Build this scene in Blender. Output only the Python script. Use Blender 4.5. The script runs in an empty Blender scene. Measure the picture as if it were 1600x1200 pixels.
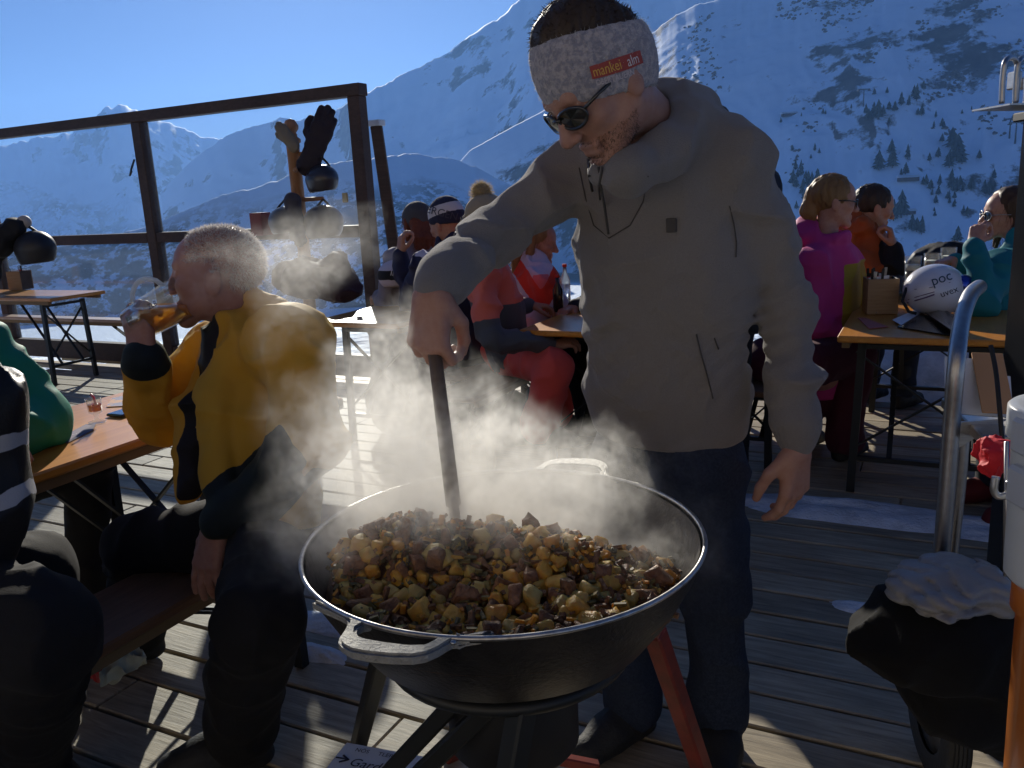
import bpy, bmesh, math, random
import numpy as np
from mathutils import Vector, Matrix, noise as mnoise
from mathutils.bvhtree import BVHTree
R_ = math.radians
random.seed(7)
rng = np.random.default_rng(7)
SC = bpy.context.scene
COL = SC.collection

# ------------------------------------------------------------------ camera, sky, sun, exposure
CAM_H, PITCH, ROLL, FPX = 1.40, R_(13.0), R_(-3.0), 1300.0
cam_d = bpy.data.cameras.new('camera')
cam_d.sensor_width = 36.0
cam_d.lens = 36.0 * FPX / 1600.0
cam_d.clip_start = 0.02
cam_d.clip_end = 30000
cam = bpy.data.objects.new('camera', cam_d)
COL.objects.link(cam)
CM = Matrix.Rotation(R_(90) - PITCH, 3, 'X') @ Matrix.Rotation(ROLL, 3, 'Z')
cam.matrix_world = Matrix.Translation((0, 0, CAM_H)) @ CM.to_4x4()
SC.camera = cam

SUN_AZ, SUN_EL = R_(-11.0), R_(21.0)       # azimuth from +Y towards +X
SUN_DIR = Vector((math.sin(SUN_AZ) * math.cos(SUN_EL), math.cos(SUN_AZ) * math.cos(SUN_EL), math.sin(SUN_EL)))
world = bpy.data.worlds.new('World')
SC.world = world
world.use_nodes = True
wn, wl = world.node_tree.nodes, world.node_tree.links
sky = wn.new('ShaderNodeTexSky')
sky.sky_type = 'NISHITA'
sky.sun_disc = False
sky.sun_elevation = SUN_EL
sky.sun_rotation = SUN_AZ
sky.altitude = 1700
sky.air_density = 1.0
sky.dust_density = 0.8
sky.ozone_density = 2.0
bg = wn['Background']
bg.inputs['Strength'].default_value = 0.05
wb = wn.new('ShaderNodeMix')              # the camera's cool white balance
wb.data_type = 'RGBA'
wb.blend_type = 'MULTIPLY'
wb.inputs[0].default_value = 1.0
wb.inputs[7].default_value = (.375, .53, .88, 1)
wl.new(sky.outputs[0], wb.inputs[6])
wl.new(wb.outputs[2], bg.inputs['Color'])
sun_d = bpy.data.lights.new('sun', 'SUN')
sun_d.energy = 5.0
sun_d.angle = R_(0.55)
sun_d.color = (1.0, 0.93, 0.80)
sun = bpy.data.objects.new('sun', sun_d)
COL.objects.link(sun)
sun.rotation_euler = SUN_DIR.to_track_quat('Z', 'Y').to_euler()
SC.view_settings.view_transform = 'Standard'
SC.view_settings.look = 'None'
SC.view_settings.exposure = 0.35
SC.view_settings.gamma = 1.0
SC.view_settings.use_curve_mapping = False
SC.cycles.max_bounces = 8
SC.cycles.diffuse_bounces = 3
SC.cycles.glossy_bounces = 3
SC.cycles.transmission_bounces = 6
SC.cycles.transparent_max_bounces = 12
SC.cycles.volume_bounces = 4
SC.cycles.volume_step_rate = 1.0
SC.cycles.volume_max_steps = 256
SC.cycles.sample_clamp_indirect = 4.0
SC.cycles.use_denoising = True
SC.cycles.caustics_reflective = False
SC.cycles.caustics_refractive = False

# ------------------------------------------------------------------ survey helpers
def ray(px, py):
    return CM @ Vector(((px - 800) / FPX, -(py - 600) / FPX, -1.0))
def P(px, py, Y):
    r = ray(px, py)
    return Vector((0, 0, CAM_H)) + r * (Y / r.y)
def G(px, py, z=0.0):
    r = ray(px, py)
    return Vector((0, 0, CAM_H)) + r * ((z - CAM_H) / r.z)
YAW = R_(27.0)
UX = Vector((math.cos(YAW), -math.sin(YAW), 0))
VX = Vector((math.sin(YAW), math.cos(YAW), 0))
def D(u, v, z=0.0):
    return UX * u + VX * v + Vector((0, 0, z))
def uv_of(p):
    return p.dot(UX), p.dot(VX)

# ------------------------------------------------------------------ objects
def link_mesh(name, me, mats, parent=None, smooth=False):
    o = bpy.data.objects.new(name, me)
    COL.objects.link(o)
    if not isinstance(mats, (list, tuple)):
        mats = [mats]
    if len(me.materials) == 0:
        for m in mats:
            me.materials.append(m)
    if smooth:
        me.polygons.foreach_set('use_smooth', [True] * len(me.polygons))
    if parent is not None:
        o.parent = parent
    return o
def tag(o, label=None, cat=None, group=None, kind=None):
    if label: o['label'] = label
    if cat: o['category'] = cat
    if group: o['group'] = group
    if kind: o['kind'] = kind
    return o
def thing(name, label, cat, loc=(0, 0, 0), rz=0.0, group=None):
    o = bpy.data.objects.new(name, None)
    o.empty_display_size = 0.1
    COL.objects.link(o)
    o.location = loc
    o.rotation_euler = (0, 0, rz)
    return tag(o, label, cat, group)
def keep(child, parent):
    """parent a mesh built in world coordinates under an Empty without moving it"""
    child.parent = parent
    mw = Matrix.Translation(parent.location) @ parent.rotation_euler.to_matrix().to_4x4()
    child.matrix_parent_inverse = mw.inverted()
    return child
def copy_tree(o, parent=None):
    c = o.copy()
    COL.objects.link(c)
    if parent is not None:
        c.parent = parent
    for ch in o.children:
        copy_tree(ch, c)
    return c

class MB:
    """small mesh collector"""
    def __init__(s):
        s.v, s.f, s.m = [], [], []
    def add(s, vs, fs, mi=0):
        b = len(s.v)
        s.v += [tuple(x) for x in vs]
        s.f += [tuple(i + b for i in f) for f in fs]
        s.m += [mi] * len(fs)
    def box(s, c, size, rot=None, mi=0, bev=0.0):
        hx, hy, hz = size[0] / 2, size[1] / 2, size[2] / 2
        if bev > 0:
            b = min(bev, hx * .9, hy * .9, hz * .9)
            vs = []
            for sx in (-1, 1):
                for sy in (-1, 1):
                    for sz in (-1, 1):
                        vs += [(sx * (hx - b), sy * (hy - b), sz * hz), (sx * (hx - b), sy * hy, sz * (hz - b)), (sx * hx, sy * (hy - b), sz * (hz - b))]
            bm = bmesh.new()
            for q in vs: bm.verts.new(q)
            bmesh.ops.convex_hull(bm, input=bm.verts)
            bm.verts.index_update()
            pts = [v.co.copy() for v in bm.verts]
            fs = [[v.index for v in f.verts] for f in bm.faces]
            bm.free()
        else:
            pts = [Vector((x, y, z)) for x in (-hx, hx) for y in (-hy, hy) for z in (-hz, hz)]
            fs = [(0, 1, 3, 2), (4, 6, 7, 5), (0, 4, 5, 1), (2, 3, 7, 6), (0, 2, 6, 4), (1, 5, 7, 3)]
        c = Vector(c)
        if rot is None: rot = Matrix.Identity(3)
        s.add([c + rot @ Vector(p) for p in pts], fs, mi)
        return s
    def bar(s, a, b, w, h, up=Vector((0, 0, 1)), mi=0, bev=0.0):
        a, b = Vector(a), Vector(b)
        d = (b - a)
        L = d.length
        x = d / L
        if abs(x.dot(up)) > .97: up = Vector((0, 1, 0))
        y = up.cross(x).normalized()
        z = x.cross(y)
        rot = Matrix((x, y, z)).transposed()
        return s.box((a + b) / 2, (L, w, h), rot, mi, bev)
    def tube(s, pts, r, n=10, mi=0, cap=True):
        pts = [Vector(p) for p in pts]
        rs = r if isinstance(r, (list, tuple)) else [r] * len(pts)
        rings = []
        prev = None
        for i, p in enumerate(pts):
            t = (pts[min(i + 1, len(pts) - 1)] - pts[max(i - 1, 0)]).normalized()
            if prev is None:
                a = Vector((0, 0, 1)) if abs(t.z) < .9 else Vector((1, 0, 0))
                x = a.cross(t).normalized()
            else:
                x = (prev - t * prev.dot(t)).normalized()
            prev = x
            y = t.cross(x)
            rings.append([p + (x * math.cos(2 * math.pi * k / n) + y * math.sin(2 * math.pi * k / n)) * rs[i] for k in range(n)])
        vs = [q for rg in rings for q in rg]
        fs = []
        for i in range(len(pts) - 1):
            for k in range(n):
                fs.append((i * n + k, i * n + (k + 1) % n, (i + 1) * n + (k + 1) % n, (i + 1) * n + k))
        if cap:
            fs.append(tuple(range(n - 1, -1, -1)))
            fs.append(tuple((len(pts) - 1) * n + k for k in range(n)))
        s.add(vs, fs, mi)
        return s
    def lathe(s, prof, n=32, origin=(0, 0, 0), rot=None, mi=0, closed=False):
        """prof: (r, z) list"""
        o = Vector(origin)
        rot = Matrix.Identity(3) if rot is None else Matrix([list(map(float, r)) for r in rot])
        vs = []
        for r, z in prof:
            for k in range(n):
                a = 2 * math.pi * k / n
                vs.append(o + rot @ Vector((r * math.cos(a), r * math.sin(a), z)))
        fs = []
        m = len(prof)
        for i in range(m - 1 + (1 if closed else 0)):
            j = (i + 1) % m
            for k in range(n):
                fs.append((i * n + k, i * n + (k + 1) % n, j * n + (k + 1) % n, j * n + k))
        s.add(vs, fs, mi)
        return s
    def ell(s, c, r, rot=None, nu=12, nv=8, mi=0):
        c = Vector(c)
        rot = Matrix.Identity(3) if rot is None else Matrix([list(map(float, r)) for r in rot])
        vs = [c + rot @ Vector((0, 0, r[2]))]
        for i in range(1, nv):
            t = math.pi * i / nv
            for k in range(nu):
                a = 2 * math.pi * k / nu
                vs.append(c + rot @ Vector((r[0] * math.sin(t) * math.cos(a), r[1] * math.sin(t) * math.sin(a), r[2] * math.cos(t))))
        vs.append(c + rot @ Vector((0, 0, -r[2])))
        fs = []
        for k in range(nu):
            fs.append((0, 1 + k, 1 + (k + 1) % nu))
            fs.append((len(vs) - 1, 1 + (nv - 2) * nu + (k + 1) % nu, 1 + (nv - 2) * nu + k))
        for i in range(nv - 2):
            for k in range(nu):
                a = 1 + i * nu
                fs.append((a + k, a + nu + k, a + nu + (k + 1) % nu, a + (k + 1) % nu))
        s.add(vs, fs, mi)
        return s
    def mesh(s, name):
        me = bpy.data.meshes.new(name)
        me.from_pydata(s.v, [], s.f)
        me.polygons.foreach_set('material_index', s.m)
        me.update()
        return me
    def build(s, name, mats, parent=None, smooth=False):
        return link_mesh(name, s.mesh(name), mats, parent, smooth)

def mesh_np(name, V, F, mi=None):
    me = bpy.data.meshes.new(name)
    n = F.shape[1]
    me.vertices.add(len(V))
    me.vertices.foreach_set('co', np.ascontiguousarray(V, np.float32).ravel())
    me.loops.add(F.size)
    me.loops.foreach_set('vertex_index', np.ascontiguousarray(F, np.int32).ravel())
    me.polygons.add(len(F))
    me.polygons.foreach_set('loop_start', np.arange(0, F.size, n, dtype=np.int32))
    me.polygons.foreach_set('loop_total', np.full(len(F), n, np.int32))
    if mi is not None:
        me.polygons.foreach_set('material_index', np.ascontiguousarray(mi, np.int32))
    me.update(calc_edges=True)
    return me

def text_mesh(name, txt, size, mat, M4, parent=None, bend=None, align='CENTER', shear=0.0, offset=0.0):
    """flat print: lettering turned into a thin mesh; M4 places it, bend maps each vertex"""
    cu = bpy.data.curves.new(name, 'FONT')
    cu.body = txt
    cu.size = size
    cu.align_x = align
    cu.align_y = 'CENTER'
    cu.shear = shear
    cu.offset = offset
    cu.resolution_u = 3
    o = bpy.data.objects.new(name, cu)
    me = bpy.data.meshes.new_from_object(o)
    bpy.data.objects.remove(o)
    if bend:
        bm = bmesh.new()
        bm.from_mesh(me)
        bmesh.ops.triangulate(bm, faces=bm.faces)
        for _ in range(2):
            es = [e for e in bm.edges if e.calc_length() > size * .12]
            if es: bmesh.ops.subdivide_edges(bm, edges=es, cuts=1)
        bmesh.ops.triangulate(bm, faces=bm.faces)
        for v in bm.verts: v.co = bend(v.co)
        bm.to_mesh(me)
        bm.free()
    else:
        me.transform(M4)
    o = bpy.data.objects.new(name, me)
    me.materials.clear()
    me.materials.append(mat)
    COL.objects.link(o)
    if parent is not None: o.parent = parent
    return o

# ------------------------------------------------------------------ materials
def mat(name, col, rough=.6, metal=0.0, spec=.5, sheen=0.0, noise=None, bump=None, trans=0.0, ior=1.45, sss=0.0, alpha=1.0, coat=0.0, extra=None, transl=0.0):
    """noise=(scale, colour2, low, high[, stretch]); bump=(scale, strength[, stretch])"""
    m = bpy.data.materials.new(name)
    m.use_nodes = True
    nt = m.node_tree
    b = nt.nodes['Principled BSDF']
    b.inputs['Base Color'].default_value = (*col, 1)
    b.inputs['Roughness'].default_value = rough
    b.inputs['Metallic'].default_value = metal
    b.inputs['Specular IOR Level'].default_value = spec
    b.inputs['IOR'].default_value = ior
    b.inputs['Transmission Weight'].default_value = trans
    b.inputs['Alpha'].default_value = alpha
    b.inputs['Coat Weight'].default_value = coat
    b.inputs['Coat Roughness'].default_value = .12
    if sheen:
        b.inputs['Sheen Weight'].default_value = sheen
        b.inputs['Sheen Roughness'].default_value = .45
        b.inputs['Sheen Tint'].default_value = (min(1, col[0] * 2 + .25), min(1, col[1] * 2 + .25), min(1, col[2] * 2 + .25), 1)
    if sss:
        b.inputs['Subsurface Weight'].default_value = sss
        b.inputs['Subsurface Radius'].default_value = (.9, .35, .2)
        b.inputs['Subsurface Scale'].default_value = .012
    tc = nt.nodes.new('ShaderNodeTexCoord')
    def nz(scale, stretch, detail=6):
        mp = nt.nodes.new('ShaderNodeMapping')
        mp.inputs['Scale'].default_value = stretch or (1, 1, 1)
        nt.links.new(tc.outputs['Object'], mp.inputs['Vector'])
        t = nt.nodes.new('ShaderNodeTexNoise')
        t.inputs['Scale'].default_value = scale
        t.inputs['Detail'].default_value = detail
        t.inputs['Roughness'].default_value = .6
        nt.links.new(mp.outputs[0], t.inputs['Vector'])
        return t
    if noise:
        t = nz(noise[0], noise[4] if len(noise) > 4 else None)
        r = nt.nodes.new('ShaderNodeValToRGB')
        r.color_ramp.elements[0].position = noise[2]
        r.color_ramp.elements[1].position = noise[3]
        r.color_ramp.elements[0].color = (*col, 1)
        r.color_ramp.elements[1].color = (*noise[1], 1)
        nt.links.new(t.outputs['Fac'], r.inputs[0])
        nt.links.new(r.outputs[0], b.inputs['Base Color'])
    if bump:
        t = nz(bump[0], bump[2] if len(bump) > 2 else None, 4)
        bn = nt.nodes.new('ShaderNodeBump')
        bn.inputs['Strength'].default_value = bump[1]
        bn.inputs['Distance'].default_value = .01
        nt.links.new(t.outputs['Fac'], bn.inputs['Height'])
        nt.links.new(bn.outputs[0], b.inputs['Normal'])
    if transl:
        tr = nt.nodes.new('ShaderNodeBsdfTranslucent')
        tr.inputs['Color'].default_value = (*col, 1)
        mx = nt.nodes.new('ShaderNodeMixShader')
        mx.inputs[0].default_value = transl
        nt.links.new(b.outputs[0], mx.inputs[1])
        nt.links.new(tr.outputs[0], mx.inputs[2])
        nt.links.new(mx.outputs[0], nt.nodes['Material Output'].inputs['Surface'])
    return m

def thin_glass(name, tint, refl=.5, rough=0.03, milky=0.0, milk=(.6, .7, .8)):
    """a pane: mostly see-through, with a fresnel reflection and a little dirt"""
    m = bpy.data.materials.new(name)
    m.use_nodes = True
    nt = m.node_tree
    nt.nodes.remove(nt.nodes['Principled BSDF'])
    out = nt.nodes['Material Output']
    tr = nt.nodes.new('ShaderNodeBsdfTransparent')
    tr.inputs[0].default_value = (*tint, 1)
    gl = nt.nodes.new('ShaderNodeBsdfGlossy')
    gl.inputs['Roughness'].default_value = rough
    lw = nt.nodes.new('ShaderNodeLayerWeight')
    lw.inputs['Blend'].default_value = .5
    pw = nt.nodes.new('ShaderNodeMath')
    pw.operation = 'POWER'
    pw.inputs[1].default_value = 4.5
    nt.links.new(lw.outputs['Facing'], pw.inputs[0])
    ma = nt.nodes.new('ShaderNodeMath')
    ma.operation = 'MULTIPLY_ADD'
    ma.inputs[1].default_value = refl
    ma.inputs[2].default_value = .035
    nt.links.new(pw.outputs[0], ma.inputs[0])
    mx = nt.nodes.new('ShaderNodeMixShader')
    nt.links.new(ma.outputs[0], mx.inputs[0])
    nt.links.new(tr.outputs[0], mx.inputs[1])
    nt.links.new(gl.outputs[0], mx.inputs[2])
    last = mx
    if milky:
        df = nt.nodes.new('ShaderNodeBsdfDiffuse')
        df.inputs[0].default_value = (*milk, 1)
        tl = nt.nodes.new('ShaderNodeBsdfTranslucent')
        tl.inputs[0].default_value = (*milk, 1)
        ad = nt.nodes.new('ShaderNodeMixShader')
        nt.links.new(df.outputs[0], ad.inputs[1])
        nt.links.new(tl.outputs[0], ad.inputs[2])
        m2 = nt.nodes.new('ShaderNodeMixShader')
        m2.inputs[0].default_value = milky
        nt.links.new(mx.outputs[0], m2.inputs[1])
        nt.links.new(ad.outputs[0], m2.inputs[2])
        last = m2
    nt.links.new(last.outputs[0], out.inputs['Surface'])
    return m
# ------------------------------------------------------------------ numpy noise
def _hash(ix, iy, iz, seed):
    h = (ix.astype(np.int64) * 374761393 + iy.astype(np.int64) * 668265263 + iz.astype(np.int64) * 2147483647 + seed * 1274126177) & 0xFFFFFFFF
    h = ((h ^ (h >> 13)) * 1274126177) & 0xFFFFFFFF
    h = h ^ (h >> 16)
    return (h & 0xFFFF).astype(np.float32) / 65535.0
def vnoise(x, y, z, seed=0):
    x, y, z = np.broadcast_arrays(x, y, z)
    fx, fy, fz = np.floor(x), np.floor(y), np.floor(z)
    ix, iy, iz = fx.astype(np.int32), fy.astype(np.int32), fz.astype(np.int32)
    tx, ty, tz = x - fx, y - fy, z - fz
    tx, ty, tz = [t * t * (3 - 2 * t) for t in (tx, ty, tz)]
    def c(a, b, d): return _hash(ix + a, iy + b, iz + d, seed)
    a = c(0, 0, 0) * (1 - tx) + c(1, 0, 0) * tx
    b = c(0, 1, 0) * (1 - tx) + c(1, 1, 0) * tx
    e = c(0, 0, 1) * (1 - tx) + c(1, 0, 1) * tx
    f = c(0, 1, 1) * (1 - tx) + c(1, 1, 1) * tx
    return (a * (1 - ty) + b * ty) * (1 - tz) + (e * (1 - ty) + f * ty) * tz
def fbm2(x, y, seed=0, octv=5, gain=.5, ridged=False):
    s = np.zeros(np.broadcast(x, y).shape, np.float32)
    a, tot, fr = 1.0, 0.0, 1.0
    for o in range(octv):
        n = vnoise(x * fr, y * fr, np.float32(o * 7.3), seed + o)
        if ridged: n = 1 - abs(2 * n - 1)
        s += a * n
        tot += a
        a *= gain
        fr *= 2.03
    return s / tot

# ------------------------------------------------------------------ mountains
def snow_mat(name, rock=.45, rock_scale=.012, trees=None, snowcol=(.70, .83, .98), stretch=(1, 1, .5), rockcol=(.075, .066, .06), bump=.45):
    """snow over rock; trees=(z0, z1, scale): far-off conifers speckle the slope between two heights"""
    m = bpy.data.materials.new(name)
    m.use_nodes = True
    nt = m.node_tree
    N, L = nt.nodes, nt.links
    b = N['Principled BSDF']
    b.inputs['Roughness'].default_value = .7
    b.inputs['Specular IOR Level'].default_value = .2
    geo = N.new('ShaderNodeNewGeometry')
    def noise(scale, detail, st=(1, 1, 1), rough=.6):
        mp = N.new('ShaderNodeMapping')
        mp.inputs['Scale'].default_value = st
        L.new(geo.outputs['Position'], mp.inputs[0])
        t = N.new('ShaderNodeTexNoise')
        t.inputs['Scale'].default_value = scale
        t.inputs['Detail'].default_value = detail
        t.inputs['Roughness'].default_value = rough
        L.new(mp.outputs[0], t.inputs['Vector'])
        return t.outputs['Fac']
    def ramp(v, a, c, inv=False):
        r = N.new('ShaderNodeMapRange')
        r.inputs['From Min'].default_value = a
        r.inputs['From Max'].default_value = c
        if inv:
            r.inputs['To Min'].default_value = 1
            r.inputs['To Max'].default_value = 0
        L.new(v, r.inputs['Value'])
        return r.outputs[0]
    def op(o, a, c):
        n = N.new('ShaderNodeMath')
        n.operation = o
        for i, q in enumerate((a, c)):
            if isinstance(q, (int, float)): n.inputs[i].default_value = q
            else: L.new(q, n.inputs[i])
        return n.outputs[0]
    sx = N.new('ShaderNodeSeparateXYZ')
    L.new(geo.outputs['Normal'], sx.inputs[0])
    steep = ramp(sx.outputs[2], .9, .45)
    big = noise(rock_scale * .28, 4, stretch)
    fine = noise(rock_scale, 9, stretch, .72)
    s = op('ADD', op('MULTIPLY', big, .5), op('ADD', op('MULTIPLY', fine, .62), op('MULTIPLY', steep, .26)))
    mask = ramp(s, .98 - rock * .5, 1.02 - rock * .5)
    mix = N.new('ShaderNodeMix')
    mix.data_type = 'RGBA'
    L.new(mask, mix.inputs[0])
    mix.inputs[6].default_value = (*snowcol, 1)
    rk = N.new('ShaderNodeValToRGB')
    rk.color_ramp.elements[0].color = (rockcol[0] * .6, rockcol[1] * .6, rockcol[2] * .65, 1)
    rk.color_ramp.elements[1].color = (rockcol[0] * 2.2, rockcol[1] * 2.2, rockcol[2] * 2.2, 1)
    rk.color_ramp.elements[0].position = .3
    rk.color_ramp.elements[1].position = .75
    L.new(noise(rock_scale * 3.2, 5), rk.inputs[0])
    L.new(rk.outputs[0], mix.inputs[7])
    col = mix.outputs[2]
    if trees:
        px = N.new('ShaderNodeSeparateXYZ')
        L.new(geo.outputs['Position'], px.inputs[0])
        edge = op('ADD', px.outputs[2], op('MULTIPLY', op('SUBTRACT', noise(.004, 4), .5), (trees[1] - trees[0]) * 1.4))
        belt = ramp(edge, trees[1], trees[1] - (trees[1] - trees[0]) * .25)
        sp = noise(trees[2], 3, (1, 1, .35), .7)
        patch = noise(trees[2] * .12, 3)
        tm = op('MULTIPLY', belt, ramp(op('ADD', sp, op('MULTIPLY', patch, .45)), .66, .74))
        m2 = N.new('ShaderNodeMix')
        m2.data_type = 'RGBA'
        L.new(tm, m2.inputs[0])
        L.new(col, m2.inputs[6])
        m2.inputs[7].default_value = (.022, .032, .028, 1)
        col = m2.outputs[2]
    L.new(col, b.inputs['Base Color'])
    bp = N.new('ShaderNodeBump')
    bp.inputs['Strength'].default_value = bump
    bp.inputs['Distance'].default_value = 4.0
    L.new(noise(rock_scale * 1.6, 7, (1, 1, .6)), bp.inputs['Height'])
    L.new(bp.outputs[0], b.inputs['Normal'])
    return m

BVH = {}
def mountain(name, pts, d_foot, d_ridge, z_foot, mtl, label_seed=0, amp=.1, N=260, M=120, prof=1.15, gully=3.0, jag=.012, back=True, lumps=1.0, slope=29):
    px = np.linspace(pts[0][0], pts[-1][0], N)
    py = np.interp(px, [p[0] for p in pts], [p[1] for p in pts])
    dr = np.interp(px, [p[0] for p in pts], [p[2] if len(p) > 2 else d_ridge for p in pts])
    az = np.zeros(N); te = np.zeros(N)
    for i in range(N):
        r = ray(px[i], py[i])
        az[i] = math.atan2(r.x, r.y)
        te[i] = r.z / math.hypot(r.x, r.y)
    zr = CAM_H + te * dr
    t = np.linspace(0, 1, M)[None, :]
    A = az[:, None]
    H = zr[:, None] - z_foot
    df = np.maximum(d_foot, dr[:, None] - H / math.tan(R_(slope)))
    Dd = df + (dr[:, None] - df) * t
    z = z_foot + H * t ** prof
    X, Y = np.sin(A) * Dd, np.cos(A) * Dd
    s = gully / d_ridge
    g = fbm2(A * d_ridge * s * 3.0 + fbm2(X * s, Y * s, 3 + label_seed) * 1.5, Dd * s * 1.3, label_seed, 6, .55, True)
    l = fbm2(X * s * 1.2, Y * s * 1.2, label_seed + 50, 6, .5)
    w = np.sin(np.pi * np.clip(t, 0, 1)) ** .7
    z = z + H * amp * ((g - .5) * 1.0 + (l - .5) * 1.6 * lumps) * w
    j = fbm2(px[:, None] * .09, np.zeros((N, 1)), label_seed + 9, 4, .6) - .5
    z = z + H * jag * j * t ** 4
    rows = [(X, Y, z)]
    if back:
        for k in (1, 2, 3):
            Db = dr[:, None] * (1 + .12 * k)
            rows.append((np.sin(A) * Db, np.cos(A) * Db, zr[:, None] - H * .22 * k ** 1.2))
    X = np.concatenate([r[0] + 0 * r[2] for r in rows], 1)
    Y = np.concatenate([r[1] + 0 * r[2] for r in rows], 1)
    Z = np.concatenate([r[2] for r in rows], 1)
    m = X.shape[1]
    V = np.stack([X, Y, Z], -1).reshape(-1, 3)
    ii, jj = np.meshgrid(np.arange(N - 1), np.arange(m - 1), indexing='ij')
    a = (ii * m + jj).ravel()
    F = np.stack([a, a + m, a + m + 1, a + 1], 1)
    me = mesh_np(name, V, F)
    o = link_mesh(name, me, mtl, None, True)
    tag(o, kind='structure')
    BVH[name] = BVHTree.FromPolygons([Vector(v) for v in V], F.tolist())
    return o
far_pts = [(-420, 300), (-250, 262), (-120, 248), (0, 228), (35, 222), (70, 214), (110, 208), (140, 192), (165, 172), (178, 164), (192, 164), (210, 172), (240, 184), (262, 190), (300, 208), (345, 218), (400, 246), (480, 280), (640, 330)]
big_pts = [(250, 300, 2600), (300, 250, 2600), (345, 217, 2600), (365, 207, 2600), (400, 197, 2600), (425, 190, 2550), (440, 183, 2500), (465, 189, 2500), (490, 182, 2450), (512, 181, 2400), (530, 168, 2400), (560, 152), (600, 131), (650, 107), (700, 81), (740, 54), (770, 34), (800, 8), (850, -30), (950, -70), (1100, -90), (1300, -95), (1600, -95), (1900, -90), (2300, -60)]
spur_pts = [(540, 452), (565, 430), (600, 400), (640, 345), (680, 293), (735, 235), (800, 198), (870, 163), (950, 110), (1020, 50), (1056, 22), (1085, 8), (1150, -8), (1250, -35), (1400, -65), (1700, -85), (2300, -60)]
left_pts = [(-420, 420), (-120, 405), (0, 398), (90, 386), (170, 372), (250, 347), (300, 324), (350, 304), (400, 294), (440, 279), (468, 268), (520, 255), (560, 250), (640, 240), (720, 250), (800, 290)]
snow_far = snow_mat('snow_far', .58, .006, trees=(-700, 60, .03))
snow_big = snow_mat('snow_big', .50, .010)
snow_spur = snow_mat('snow_spur', .66, .014, stretch=(1, 1, .45), bump=.16)
snow_left = snow_mat('snow_left', .40, .03, trees=(-140, 10, .09))
mountain('mountain', far_pts, 2500, 4300, -330, snow_far, 1, .24, jag=.06)
mountain('mountain', big_pts, 1100, 2200, -150, snow_big, 2, .20, N=340, jag=.03, prof=1.1)
mountain('hill', left_pts, 520, 860, -112, snow_left, 4, .14, N=260, jag=.03, prof=.95)
spur = mountain('slope', spur_pts, 430, 1100, -74, snow_spur, 3, .055, N=420, M=170, prof=1.08, gully=5, jag=.02, lumps=1.3)

# valley floor: a sheet that drops away from the terrace and runs on under everything
def valley():
    V, F = [], []
    rad = [0, 6, 11, 14, 20, 35, 70, 120, 200, 400, 1000, 2500, 5200]
    n = 72
    for r in rad:
        for k in range(n):
            a = 2 * math.pi * k / n
            z = -.55 - max(0, min(1, (r - 12) / 110)) * 62 - max(0, r - 122) * .03
            V.append((r * math.cos(a), 3 + r * math.sin(a), z))
    for i in range(len(rad) - 1):
        for k in range(n):
            F.append((i * n + k, (i + 1) * n + k, (i + 1) * n + (k + 1) % n, i * n + (k + 1) % n))
    me = mesh_np('ground', np.array(V), np.array(F))
    return tag(link_mesh('ground', me, snow_mat('snow_ground', -.6, .2), None, True), kind='structure')
valley()
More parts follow.
